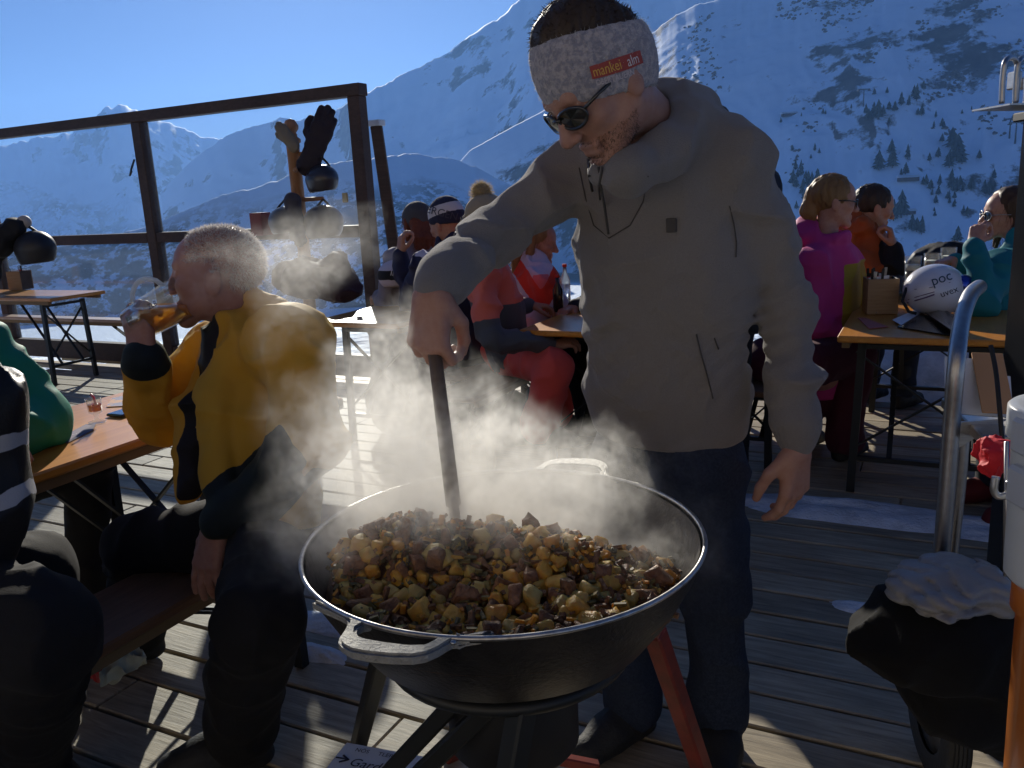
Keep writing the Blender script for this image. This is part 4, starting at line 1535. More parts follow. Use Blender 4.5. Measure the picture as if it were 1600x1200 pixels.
def chunk(seed, sx, sy, sz, jit, sub=1, rag=0.0):
    r = random.Random(seed)
    bm = bmesh.new()
    bmesh.ops.create_cube(bm, size=1)
    for v in bm.verts: v.co = Vector((v.co.x * sx * (1 + r.uniform(-jit, jit)), v.co.y * sy * (1 + r.uniform(-jit, jit)), v.co.z * sz * (1 + r.uniform(-jit, jit))))
    bmesh.ops.bevel(bm, geom=bm.edges[:], offset=.27 * min(sx, sy, sz), segments=2, affect='EDGES', profile=.5)
    bmesh.ops.triangulate(bm, faces=[f for f in bm.faces if len(f.verts) > 4])
    for v in bm.verts:
        v.co += v.co.normalized() * (mnoise.noise(v.co * 90 + Vector((seed, 0, 0))) * rag * min(sx, sy))
    me = bpy.data.meshes.new('chunk')
    bm.to_mesh(me)
    bm.free()
    me.polygons.foreach_set('use_smooth', [True] * len(me.polygons))
    return me
pot_me, meat_me = [], []
for i in range(9):
    me = chunk(i, frnd.uniform(.022, .034), frnd.uniform(.020, .028), frnd.uniform(.018, .026), .27, rag=.26)
    me.materials.append(M_POT[i % 3])
    pot_me.append(me)
for i in range(8):
    me = chunk(50 + i, frnd.uniform(.020, .042), frnd.uniform(.014, .024), frnd.uniform(.010, .018), .4, rag=.45)
    me.materials.append(M_MEAT[i % 2])
    meat_me.append(me)
def heap_z(x, y):
    """surface of the heap in pan coordinates"""
    r = math.hypot(x, y)
    m = .070 * math.exp(-(((x + .10) / .19) ** 2 + ((y + .015) / .11) ** 2)) + .026 * math.exp(-(((x - .09) / .08) ** 2 + ((y + .05) / .07) ** 2)) + .022 * math.exp(-(((x + .2) / .06) ** 2 + ((y + .02) / .08) ** 2))
    m += .016 * (mnoise.noise(Vector((x * 18, y * 18, 1))))
    base = -.060 - max(0, y - .03) * .75 - max(0, x - .14) * .22
    wall = -.02 - max(0, .30 - r) * .9
    return max(base + m, -.185) if r < .305 else -.02
b = MB()
nr, na = 26, 72
vs = [Vector((0, 0, heap_z(0, 0) - .012))]
for i in range(1, nr + 1):
    for k in range(na):
        r, a = .296 * i / nr, 2 * math.pi * k / na
        x, y = r * math.cos(a), r * math.sin(a)
        z = heap_z(x, y) - .012 + .008 * mnoise.noise(Vector((x * 70, y * 70, 2)))
        if i == nr: z = -.075
        vs.append(Vector((x, y, z)))
fs = [(0, 1 + k, 1 + (k + 1) % na) for k in range(na)]
for i in range(nr - 1):
    for k in range(na):
        a = 1 + i * na
        fs.append((a + k, a + na + k, a + na + (k + 1) % na, a + (k + 1) % na))
b.add(vs, fs)
o = b.build('pan_crust', M_MEAT[0], food, True)
o['kind'] = 'stuff'
placed = []
def scatter(n, meshes, name, lift, mind, ymax=.13, smin=.8, smax=1.25, xr=.29):
    got, tries = 0, 0
    while got < n and tries < n * 60:
        tries += 1
        x, y = frnd.uniform(-xr, xr), frnd.uniform(-.29, ymax)
        r = math.hypot(x, y)
        if r > .268: continue
        if y > .03 and frnd.random() < (y - .03) / .13: continue
        if any((x - q[0]) ** 2 + (y - q[1]) ** 2 < mind * mind for q in placed[-500:]): continue
        z = heap_z(x, y) + frnd.uniform(-.004, lift)
        placed.append((x, y))
        o = link_mesh(name, frnd.choice(meshes), M_POT[0], food)
        o.location = (x, y, z)
        o.rotation_euler = (frnd.uniform(0, 6.28), frnd.uniform(0, 6.28), frnd.uniform(0, 6.28))
        k = frnd.uniform(smin, smax)
        o.scale = (k, k, k)
        got += 1
scatter(280, pot_me, 'potato_cube', .014, .0175, ymax=.11, smin=.5, smax=1.25)
placed.clear()
scatter(230, meat_me, 'meat_piece', .016, .0178, ymax=.11, smin=.5, smax=1.35)
# crumbs, onion shreds and burnt bits
b = MB()
for i in range(3000):
    x, y = frnd.uniform(-.29, .29), frnd.uniform(-.28, .15)
    if math.hypot(x, y) > .288: continue
    z = heap_z(x, y) + frnd.uniform(.0, .022)
    s = frnd.uniform(.002, .0075)
    q = Matrix.Rotation(frnd.uniform(0, 6.28), 3, Vector((frnd.gauss(0, 1), frnd.gauss(0, 1), frnd.gauss(0, 1))).normalized())
    b.box((x, y, z), (s * frnd.uniform(1, 3.5), s, s * .8), q, mi=frnd.choice((0, 0, 1, 2, 2)))
o = b.build('fried_crumbs', [M_MEAT[0], M_POT[2], M_HERB], food)
o['kind'] = 'stuff'

# wooden paddle in the cook's fist
sp = thing('wooden_paddle', 'long dark wooden stirring paddle held upright in the pan', 'paddle', G(712, 836, .82))
M_PADDLE = wood_mat('dark_paddle', (.07, .045, .032), (.14, .095, .065), 9, .6, .3, 0, 'Z', .2, .05)
pa, pb, pc_ = P(674, 508, 1.405), P(690, 640, 1.375), G(716, 850, .80)
b = MB()
b.tube([pa, pb, pb.lerp(pc_, .7)], [.0115, .0125, .0135], 12)
keep(b.build('shaft', M_PADDLE, None, True), sp)
b = MB()
b.bar(pb.lerp(pc_, .62), pc_, .045, .012, up=Vector((1, .3, 0)), bev=.004)
keep(b.build('blade', M_PADDLE), sp)
# ------------------------------------------------------------------ the guests
def pose(pel, yaw, head=None, face=None, lean=.10, s=1.0, seat=.56, knee_out=.09, wide=.185, roll=0.0):
    """seated skeleton: pel = (x, y), yaw = compass heading in degrees (0 = +Y, 90 = +X)"""
    a = R_(yaw)
    f = Vector((math.sin(a), math.cos(a), 0))
    r = Vector((f.y, -f.x, 0))
    z = Vector((0, 0, 1))
    pv = Vector((pel[0], pel[1], seat))
    up = (z + f * lean).normalized()
    ch = pv + up * .30 * s
    nk = pv + up * .50 * s
    hd = nk + (z + f * (lean + .25)).normalized() * .17 * s
    if head is not None:
        d = Vector(head) - hd
        hd = Vector(head)
        nk += d * .8
        ch += d * .45
    J = dict(pv=pv, ch=ch, nk=nk, hd=hd, face=face if face is not None else tuple(f + Vector((0, 0, -.1))), hroll=R_(roll))
    for q, sg in (('R', 1), ('L', -1)):
        sh = nk + r * sg * wide * s - z * .055
        el = sh + f * .10 - z * .26 * s + r * sg * .04
        wr = el + f * .23 * s + z * .03 - r * sg * .06
        hp = pv + r * sg * .09 - z * .02
        kn = hp + f * .42 * s + r * sg * (knee_out - .06) - z * .01
        an = Vector((kn.x, kn.y, .09)) - f * .06
        J.update({'sh' + q: sh, 'el' + q: el, 'wr' + q: wr, 'hp' + q: hp, 'kn' + q: kn, 'an' + q: an, 'toe' + q: an + f * .15 - z * .05,
                  'hand' + q: (tuple(f - z * .15 - r * sg * .25), tuple(z + f * .2), (.5, .55, .6, .6))})
    return J
def zones(tests):
    """tests: list of functions(p Nx3)->bool mask; later ones win; returns material index"""
    def fn(p):
        mi = np.zeros(len(p), np.int32)
        for k, t in tests: mi[t(p)] = k
        return mi
    return fn
def along(p, a, b):
    a, b = A3(a), A3(b)
    d = b - a
    return ((p - a) @ d) / float(d @ d), np.linalg.norm(p - a - np.clip(((p - a) @ d) / float(d @ d), 0, 1)[:, None] * d, axis=1)
def cloth(name, c, rough=.75, sheen=.15, fine=260, transl=0.0, c2=None):
    return mat(name, c, rough, spec=.25, sheen=sheen, bump=(fine, .15), transl=transl, noise=(9, c2, .4, .7) if c2 else None)
M_YEL = cloth('yellow_shell', (.66, .39, .05), .62, .1, transl=.36)
M_NAVY = cloth('navy_fabric', (.016, .020, .034), .8)
M_TEALN = cloth('dark_teal_panel', (.020, .030, .038), .8)
M_TROU = cloth('black_trousers', (.009, .009, .011), .85, .05)
M_GREYH = mat('grey_hair', (.74, .71, .68), .7, noise=(80, (.5, .47, .45), .4, .6), transl=.35)

# man in the yellow jacket, drinking
J = dict(hd=P(338, 432, 2.14), face=(-.97, -.10, .06), hroll=R_(-4), nk=P(392, 520, 2.16), ch=P(400, 620, 2.12), pv=P(415, 790, 2.02),
         shL=P(452, 535, 1.98), elL=P(488, 690, 1.86), wrL=P(338, 822, 1.85), shR=P(340, 548, 2.32), elR=P(248, 655, 2.22), wrR=P(224, 552, 2.06),
         hpL=P(420, 835, 1.93), knL=P(405, 960, 1.60), anL=G(372, 1150, .09), toeL=G(318, 1190, .04), hpR=P(370, 830, 2.10), knR=P(215, 850, 2.16), anR=G(215, 985, .09), toeR=G(150, 1000, .04),
         handR=((-.10, .12, 1.0), (-.35, -1, .05), (.95, 1.0, 1.0, 1.0), dict(thumb=.9)), handL=((-.30, -.25, -1), (-.45, -.75, .35), (.15, .2, .25, .3), dict(thumb=.1, spread=1.8)), hup=(0.06, 0, 1))
ym, ym_b, ym_R, ym_w = person('person', 'bald man in yellow jacket drinking a beer on the bench', J, (.37, .195, .15), hh=.0028, head_s=1.06, mouth=.004)
yJ = J
rt, fw, up = axes_of(J)
def ymz(p):
    mi = np.zeros(len(p), np.int32)
    c = A3(J['ch'])
    q = p - c
    fwc, rtc, upc = q @ fw, q @ rt, q @ up
    # open front: dark inner layer between the two yellow flaps
    mi[(fwc > .05) & (np.abs(rtc) < .056 - .14 * np.clip(upc, -.2, .02))] = 1
    for sd, t0 in (('L', .04), ('R', .84)):
        t, d = along(p, J['el' + sd], J['wr' + sd])
        mi[(t > t0) & (d < .085) & (t < 1.2)] = 2
    return mi
def ym_extra(S, rt, fw, up):
    nk, ch = A3(J['nk']), A3(J['ch'])
    # flaps of the open jacket and a raised collar
    for sg in (-1, 1):
        S.chain([nk + rt * sg * .085 + fw * .055, ch + rt * sg * .085 + fw * .135, ch + rt * sg * .10 + fw * .15 - up * .22], [.028, .034, .034], .03)
    S.chain([nk + rt * -.11 - fw * .02 + up * .02, nk + rt * -.10 + fw * .05 - up * .02], [.030, .026], .02)
    S.cone(nk - fw * .09 - rt * .03 + up * .03, nk - fw * .10 - rt * .05 - up * .05, .05, .06, .03)
    pv = A3(J['pv'])
    S.chain([pv - rt * .12 - up * .02 + fw * .04, pv - rt * .14 - up * .13 + fw * .03], [.07, .035], .04)
M_YINN = cloth('navy_midlayer', (.022, .024, .040), .8)
jy = jacket(ym, J, [M_YEL, M_YINN, M_TEALN], ymz, h=.0065, puff=1.10, seed=11, hem=.05, collar='stand', arm=(.075, .064, .046), extra=ym_extra, fold=crumple(.017, 8, .009, 22, 11), name='yellow_jacket')
trousers(ym, J, M_TROU, name='trousers', r=(.10, .085, .08))
shoes(ym, J, M_SHOE, boot=True, name='ski_boot', k=1.1)
S, w_ = head_sculpt(J['hd'], ym_R, 1.06)
Vh, Fh = S.mesh(.006, pad=.01)
Nh = vnormals(Vh, Fh)
loc = (Vh - A3(J['hd'])) @ ym_R
sel = (loc[:, 2] > .012 + .0 * loc[:, 1]) & (loc[:, 1] < .055) & ((loc[:, 2] > .035) | (loc[:, 1] < -.01)) | ((loc[:, 1] < -.045) & (loc[:, 2] > -.05))
ii = np.nonzero(sel)[0]
ii = rng.choice(ii, 11000)
hr = spikes('cropped_hair', Vh[ii] + rng.normal(0, .0012, (len(ii), 3)), Nh[ii], .012, .0006, M_GREYH, ym, .9, .1, 6)
hr['kind'] = 'stuff'
# beer glass at his lips
ga, gb = P(208, 508, 2.10), P(287, 464, 2.08)
ax = (gb - ga).normalized()
gx = ax.cross(Vector((0, 0, 1))).normalized()
gz = gx.cross(ax)
mug = thing('beer_mug', 'half full glass mug of amber beer tilted to the lips of the bald man', 'beer mug', ga)
rotm = Matrix((gx, gz, ax)).transposed()
M_CLEAR = thin_glass('clear_glass', (.93, .95, .95), .7, .03, .05, (.8, .8, .8))
GL = (gb - ga).length
prof = [(.0, .0), (.040, .0), (.046, .004), (.050, GL * .4), (.055, GL), (.0525, GL), (.048, GL * .4), (.043, .016), (.0, .014)]
b = MB()
b.lathe(prof, 40, ga, rotm)
keep(b.build('glass_wall', M_CLEAR, None, True), mug)
b = MB()
hp_ = [ga + ax * (.03 + .10 * k / 8) + gz * (.044 + .042 * math.sin(math.pi * k / 8) ** .6) for k in range(9)]
b.tube(hp_, .0065, 8)
keep(b.build('handle', mat('glass_handle', (.55, .62, .70), .08, .0, .8, alpha=.55), None, True), mug)
bm = bmesh.new()
b = MB()
b.lathe([(.0, .016), (.042, .017), (.047, GL * .4), (.0515, GL * .97), (.0, GL * .97)], 32, ga, rotm)
tmp = b.mesh('beer')
bm.from_mesh(tmp)
bmesh.ops.remove_doubles(bm, verts=bm.verts, dist=1e-5)
lev = P(240, 478, 2.09)
r = bmesh.ops.bisect_plane(bm, geom=bm.verts[:] + bm.edges[:] + bm.faces[:], plane_co=lev, plane_no=Vector((0, 0, 1)), clear_outer=True)
ed = [e for e in r['geom_cut'] if isinstance(e, bmesh.types.BMEdge)]
if ed: bmesh.ops.contextual_create(bm, geom=ed)
bm.to_mesh(tmp)
bm.free()
M_BEER = mat('amber_beer', (.90, .42, .03), .05, trans=.75, ior=1.33, transl=.35)
keep(link_mesh('beer', tmp, M_BEER, None, True), mug)
def mug_print(co):
    a = -.75 + co.x / .045
    p = ga + ax * (GL * .68 + co.y) + (gx * -math.cos(a) + gz * math.sin(a)) * -.0465
    return p
def face_cam_print(txt, size, along_, ang):
    th0 = ang
    def bend(co):
        th = th0 + co.y / .046
        return ga + ax * (along_ + co.x) + (gx * math.cos(th) + gz * math.sin(th)) * .0555
    o = text_mesh('glass_print', txt, size, M_INK, None, None, bend)
    keep(o, mug)
toc = (Vector((0, 0, CAM_H)) - ga).normalized()
angc = math.atan2(toc.dot(gz), toc.dot(gx))
face_cam_print('ZLB', .016, GL * .66, angc + .35)

# green sleeve at the left edge
J = pose((-1.93, 2.70), 60, lean=.2)
J.update(nk=P(-95, 430, 2.50), ch=P(-110, 560, 2.55), hd=P(-130, 340, 2.55), shR=P(-48, 545, 2.36), elR=P(62, 652, 2.36), wrR=P(-20, 690, 2.15), shL=P(-150, 500, 2.75), elL=P(-160, 640, 2.8), wrL=P(-120, 690, 2.5), pv=P(-140, 760, 2.6))
for q in 'LR': J['hand' + q] = ((.8, -.5, 0), (0, 0, 1), (.6, .6, .6, .6))
gm, *_ = person('person', 'guest in green jacket with an elbow on the table at the left edge', J, hh=.005)
jacket(gm, J, cloth('green_shell', (.014, .23, .155), .6, .1, transl=.15), h=.008, puff=1.08, seed=21, fold=crumple(.02, 6, .006, 16, 21), arm=(.082, .074, .066), name='green_jacket')
trousers(gm, J, M_TROU)

# black and white sleeve, nearest guest at the left edge
J = pose((-1.22, 1.34), -50, lean=.1)
J.update(hd=P(-190, 480, 1.45), nk=P(-170, 590, 1.45), ch=P(-170, 720, 1.45), pv=P(-160, 930, 1.42), shR=P(-200, 610, 1.7), shL=P(-62, 640, 1.46), elL=P(-28, 760, 1.46), wrL=P(-60, 900, 1.38), elR=P(-200, 800, 1.7), wrR=P(-150, 860, 1.7),
         hpL=P(-80, 950, 1.36), hpR=P(-180, 930, 1.5), knL=P(62, 985, 1.30), anL=G(40, 1190, .09), toeL=G(90, 1230, .04), knR=P(40, 900, 1.72), anR=G(60, 1020, .09), toeR=G(20, 1010, .04))
J['shL'] = P(-75, 640, 1.46); J['elL'] = P(-48, 770, 1.44)
for q in 'LR': J['hand' + q] = ((.6, .2, -.6), (.3, -.8, .3), (.5, .5, .5, .5))
bw, *_ = person('person', 'guest in black and white jacket, nearest sleeve at the left edge', J, hh=.005)
M_WHT = cloth('white_panel', (.34, .34, .36), .7)
def bwz(p):
    t, d = along(p, J['shL'], J['elL'])
    s = np.sin(t * 11 + vnoise(p[:, 0] * 9, p[:, 1] * 9, p[:, 2] * 9, 4) * 3)
    return ((s > .55) & (t > 0) & (t < 1.2)).astype(np.int32)
jacket(bw, J, [cloth('black_shell', (.012, .012, .014), .45, .1), M_WHT], bwz, h=.008, puff=1.12, seed=31, fold=crumple(.022, 6, .007, 15, 31), arm=(.084, .078, .060))
trousers(bw, J, M_TROU, r=(.11, .092, .085), seed=9)
shoes(bw, J, M_SHOE, boot=True, name='ski_boot', k=1.15)

# --- middle group behind the steam
def beanie(root, w, R, s, mats, matfn=None, grow=.014, top=0.0, low=.010, pom=None, name='knitted_hat', pomm=None):
    S = Sculpt()
    S.ell(w(0, -.018, .040 + top), A3((.074 + grow, .096 + grow, .086 + grow + top)) * s, R, .02)
    S.plane(w(0, .04, low), R @ -nrm((0, -.22, 1)), k=.012)
    V, F = S.mesh(.005, lambda p: .003 * (vnoise(p[:, 0] * 110, p[:, 1] * 110, p[:, 2] * 110, 5) - .5))
    o = sculpt_obj(name, V, F, mats, root, matfn)
    if pom:
        S = Sculpt()
        S.ell(w(*pom), (.04, .04, .04), None, .01)
        Vp, Fp = S.mesh(.006, lambda p: .012 * (vnoise(p[:, 0] * 80, p[:, 1] * 80, p[:, 2] * 80, 6) - .5))
        pm_ = sculpt_obj('pompom', Vp, Fp, pomm, None)
        pm_.parent = o
        pm_.matrix_parent_inverse = Matrix.Identity(4)
        N = vnormals(Vp, Fp)
        ix = rng.integers(0, len(Vp), 1500)
        fz = spikes('pompom_fur', Vp[ix], N[ix], .03, .0009, pomm, None, 1.1, .1, 9)
        fz['kind'] = 'stuff'
        fz.parent = o
        fz.matrix_parent_inverse = Matrix.Identity(4)
    return o, (V, F)
def long_hair(root, w, R, s, m, nk, seed=0, length=.22, back=True, side=1):
    S = Sculpt()
    S.ell(w(0, -.022, .040), A3((.086, .108, .096)) * s, R, .02)
    for x in (-.06, -.03, 0, .03, .06):
        S.chain([w(x, -.085, .0), w(x * 1.15, -.10, -.10), w(x * 1.2, -.085, -length)], [.034 * s, .030 * s, .018 * s], .02)
    for q in (-1, 1):
        S.chain([w(q * .075, -.02, .03), w(q * .085, -.02, -.06), w(q * .085, -.01, -length * .8)], [.024 * s, .022 * s, .014 * s], .02)
    S.plane(w(0, .062, .05), R @ nrm((0, 1, .18)), k=.012)
    V, F = S.mesh(.0055, lambda p: .008 * (vnoise(p[:, 0] * 70, p[:, 1] * 70, p[:, 2] * 12, seed) - .5))
    o = sculpt_obj('hair', V, F, m, root)
    N = vnormals(V, F)
    g2 = np.random.default_rng(seed + 5)
    ix = g2.integers(0, len(V), 1600)
    st = spikes('loose_strands', V[ix] - N[ix] * .004, N[ix] * .5 + A3((0, 0, -.6)), .045, .0006, m, None, .5, .3, seed)
    st['kind'] = 'stuff'
    st.parent = o
    st.matrix_parent_inverse = Matrix.Identity(4)
    return o
M_BLOND = mat('blond_hair', (.34, .20, .08), .5, noise=(60, (.22, .12, .045), .35, .7, (1, 1, .15)), transl=.3)
M_BROWNH = mat('brown_hair', (.10, .055, .028), .5, noise=(60, (.055, .03, .016), .35, .7, (1, 1, .15)), transl=.25)
M_CORAL = cloth('coral_fabric', (.74, .17, .13), .7)
M_GREYF = cloth('grey_fabric', (.13, .13, .15), .8)
M_LILAC = cloth('pale_lilac_fabric', (.50, .48, .62), .75)
M_REDF = cloth('red_fabric', (.60, .05, .03), .7)

# lavender grey jacket, dark hood, back to us
h = P(652, 352, 5.3)
J = pose((h.x + .02, h.y - .05), -35, tuple(h), (-.5, .8, -.25), lean=.12)
pA, *_r = person('person', 'guest in lavender grey jacket and grey hat with red hair at the collar, facing away', J, hh=.006, h=.01)
jacket(pA, J, M_GREYF if False else cloth('lavender_grey', (.22, .21, .27), .8), h=.011, puff=1.08, seed=41, collar='stand')
trousers(pA, J, M_NAVY, h=.014)
shoes(pA, J, M_SHOE, h=.011, boot=True, name='ski_boot')
beanie(pA, _r[2], _r[1], 1.0, cloth('dark_grey_knit', (.07, .07, .08), .9), low=-.05, grow=.018)
long_hair(pA, _r[2], _r[1], .86, mat('auburn_hair', (.26, .075, .03), .5, noise=(60, (.15, .04, .02), .35, .7), transl=.3), J['nk'], 3, .16)
# BERGEN hat
h = P(697, 350, 4.75)
J = pose((h.x + .05, h.y - .05), -38, tuple(h), (-.72, .62, -.25), lean=.15)
J['elR'] = P(770, 470, 4.7)
J['elL'] = P(640, 470, 4.9); J['wrL'] = P(625, 395, 4.95)
J['handL'] = ((.2, 0, 1), (-.8, -.4, .2), (.7, .7, .7, .7))
pB, *_r = person('person', 'guest in navy jacket and white banded bobble hat with lettering, facing away', J, hh=.006, h=.01)
rt_, fw_, up_ = axes_of(J)
def pbz(p):
    c = A3(J['ch'])
    q = p - c
    a = q @ up_ * .8 + (q @ rt_) * .5
    mi = ((np.abs(a - .10) < .045) & (q @ fw_ < .02)).astype(np.int32)
    mi[(np.abs(q @ up_ - .03) < .04) & (q @ rt_ < -.02) & (q @ fw_ < .05)] = 1
    return mi
jacket(pB, J, [cloth('navy_shell', (.022, .024, .062), .7), M_LILAC], pbz, h=.011, puff=1.06, seed=42, collar='stand')
trousers(pB, J, M_NAVY, h=.014)
shoes(pB, J, M_SHOE, h=.011, boot=True, name='ski_boot')
hR, hw = _r[1], _r[2]
def hatz(p):
    z = ((p - A3(J['hd'])) @ hR)[:, 2]
    return ((z > .045) & (z < .098)).astype(np.int32)
ho, (Vb, Fb) = beanie(pB, hw, hR, 1.02, [cloth('navy_knit', (.025, .028, .06), .95, fine=150), cloth('white_knit', (.55, .53, .58), .95, fine=150)], hatz, .016, .004)
bvb = BVHTree.FromPolygons([Vector(map(float, v)) for v in Vb], Fb.tolist())
def wrap_text(name, txt, size, pa, pb, Y, m, bvh, parent, off=.002, ratio=None, align='CENTER'):
    """print wrapped on a surface: runs from pixel pa to pixel pb as seen in the photograph"""
    a, e = P(*pa, Y), P(*pb, Y)
    mid = (a + e) / 2
    x = (e - a).normalized()
    d0 = (mid - Vector((0, 0, CAM_H))).normalized()
    y = x.cross(d0).normalized()
    if y.z < 0: y = -y
    def bend(co):
        q = mid + x * co.x + y * co.y
        d = (q - Vector((0, 0, CAM_H))).normalized()
        h_ = bvh.ray_cast(q - d * .6, d)
        return h_[0] - d * off if h_[0] else q
    o = text_mesh(name, txt, size, m, None, None, bend, align)
    keep(o, parent)
    return o
wrap_text('hat_lettering', 'BERGEN', .058, (648, 322), (724, 342), 4.68, cloth('grey_knit_letter', (.06, .06, .09), .9), bvb, pB, .004)
# coral jacket, pompom hat, facing right at the middle table
h = P(762, 352, 4.15)
J = pose((D(-2.03, 3.95).x, D(-2.03, 3.95).y), 62, tuple(h), (.85, .3, -.35), lean=.16)
J['shR'] = P(752, 425, 3.98); J['elR'] = P(768, 530, 3.9); J['wrR'] = P(862, 540, 3.95)
J['knR'] = P(868, 575, 3.85); J['anR'] = P(842, 668, 3.88); J['toeR'] = J['anR'] + Vector((.13, -.06, -.05))
J['handR'] = ((.9, .2, .1), (.1, -.3, 1), (.4, .5, .5, .6))
pC, *_r = person('person', 'guest in coral and grey jacket and red trousers with a fur bobble hat', J, hh=.005, h=.009)
def pcz(p):
    mi = np.ones(len(p), np.int32)
    c = A3(J['ch'])
    mi[((p - c)[:, 2] > -.02)] = 0
    t, d = along(p, J['shR'], J['elR'])
    t2, d2 = along(p, J['elR'], J['wrR'])
    mi[(d < .085) & (t < .72)] = 0
    mi[(d2 < .07) & (t2 > .02)] = 1
    mi[(d < .08) & (t >= .72)] = 1
    return mi
jacket(pC, J, [M_CORAL, cloth('slate_fabric', (.085, .088, .105), .8)], pcz, h=.010, puff=1.04, seed=43, collar='stand')
trousers(pC, J, cloth('red_trousers', (.72, .09, .07), .7), h=.012, r=(.10, .085, .085))
shoes(pC, J, M_BLACK, h=.010, boot=True, name='ski_boot')
beanie(pC, _r[2], _r[1], 1.0, cloth('beige_knit', (.36, .29, .20), .95, fine=140), None, .016, .004, .0, (-.02, -.075, .145), pomm=mat('pale_fur', (.52, .42, .26), .9, transl=.4))
long_hair(pC, _r[2], _r[1], .92, M_BROWNH, J['nk'], 5, .2)
# white and red jacket, blond
h = P(842, 378, 4.85)
J = pose((h.x - .06, h.y + .02), 75, tuple(h), (.82, -.25, -.18), lean=.08)
pD, *_r = person('person', 'blond guest in white jacket with a red chevron, behind the middle table', J, (.44, .22, .15), hh=.005, h=.01, fem=True)
def pdz(p):
    q = p - A3(J['ch'])
    x = q[:, 0] - .04
    z = q[:, 2]
    mi = np.zeros(len(p), np.int32)
    a = z - np.abs(x) * 1.6
    mi[(a > -.10) & (a < .05)] = 1
    mi[(a >= .05) & (z < .14)] = 2
    return mi
jacket(pD, J, [M_LILAC, M_REDF, cloth('pink_fabric', (.60, .16, .20), .7)], pdz, h=.010, puff=1.05, seed=44, collar='stand')
trousers(pD, J, M_NAVY, h=.014)
long_hair(pD, _r[2], _r[1], 1.0, M_BLOND, J['nk'], 7, .26)

# --- right-hand table
M_MAG = cloth('magenta_fabric', (.46, .04, .20), .65, .15, transl=.1)
M_MUST = cloth('mustard_fabric', (.34, .25, .025), .7)
h = P(1303, 315, 4.12)
J = pose((D(-.60, 4.02).x, D(-.60, 4.02).y), 52, tuple(h), (.93, -.12, -.10), lean=.06)
J['pv'] = P(1300, 590, 4.12); J['ch'] = P(1298, 445, 4.12); J['nk'] = P(1290, 378, 4.12)
J['shR'] = P(1270, 415, 4.0); J['elR'] = P(1274, 508, 3.97); J['wrR'] = P(1328, 530, 4.0)
J['shL'] = P(1318, 402, 4.28); J['elL'] = P(1345, 490, 4.3); J['wrL'] = P(1352, 470, 4.2)
pE, *_r = person('person', 'woman in magenta and mustard jacket and glasses at the right table', J, (.46, .24, .17), hh=.004, h=.009, fem=True)
def pez(p):
    q = p - A3(J['ch'])
    mi = np.zeros(len(p), np.int32)
    mi[(q[:, 0] > .005 + .10 * np.clip(q[:, 2] + .0, -.1, .1)) & (q[:, 2] < .11)] = 1
    mi[q[:, 2] < -.20] = 0
    for sd in 'R':
        t, d = along(p, J['sh' + sd], J['el' + sd])
        t2, d2 = along(p, J['el' + sd], J['wr' + sd])
        mi[(d < .066)] = 0
        mi[(d2 < .055)] = 0
    return mi
jacket(pE, J, [M_MAG, M_MUST], pez, h=.008, puff=1.06, seed=45, collar='hood', arm=(.068, .060, .05), fold=crumple(.016, 7, .006, 18, 45))
trousers(pE, J, cloth('plum_trousers', (.06, .010, .022), .8), h=.012, r=(.11, .09, .085))
shoes(pE, J, M_BLACK, h=.010, boot=True, name='ski_boot')
hair_cap(pE, _r[2], _r[1], 1.0, M_BLOND, [((0, .058, .06), (0, 1, .25)), ((0, .0, -.10), (0, 0, -1)), ((0, .035, -.02), (0, 1, -.7))], .012, 8, .0045, strands=500, L=.012,
         extra=lambda S, w, R, s: S.chain([w(0, -.10, .02), w(0, -.115, -.05), w(0, -.09, -.10)], [.04, .034, .022], .03))
glasses(pE, _r[2], 1.0, thin_glass('spectacle_lens', (.85, .87, .88), .5), M_BLKGLOSS, (.023, .020), 'spectacles', .3, .0028)
# orange jacket
h = P(1366, 325, 4.75)
J = pose((h.x - .10, h.y + .02), 58, tuple(h), (.96, -.05, -.22), lean=.10)
J['shR'] = P(1345, 410, 4.6); J['elR'] = P(1398, 470, 4.5); J['wrR'] = P(1396, 385, 4.55)
J['handR'] = ((-.25, 0, 1), (.85, -.4, .1), (.8, .9, 1.0, 1.0), dict(thumb=.6))
pF, *_r = person('person', 'dark haired man in orange jacket with a fist at his mouth', J, (.44, .22, .14), hh=.0045, h=.01)
def pfz(p):
    t2, d2 = along(p, J['elR'], J['wrR'])
    mi = ((p - A3(J['ch']))[:, 2] < .02).astype(np.int32)
    mi[(d2 < .075)] = 1
    return mi
jacket(pF, J, [cloth('rust_fabric', (.32, .075, .018), .7), M_BLACK], pfz, h=.010, puff=1.08, seed=46, collar='hood')
trousers(pF, J, M_NAVY, h=.014)
shoes(pF, J, M_BLACK, h=.010, boot=True, name='ski_boot')
hair_cap(pF, _r[2], _r[1], 1.0, M_HAIRD, [((0, .068, .06), (0, 1, .2)), ((0, .0, -.06), (0, 0, -1)), ((0, .03, .0), (0, 1, -.7))], .010, 9, .0045, strands=500, L=.012)
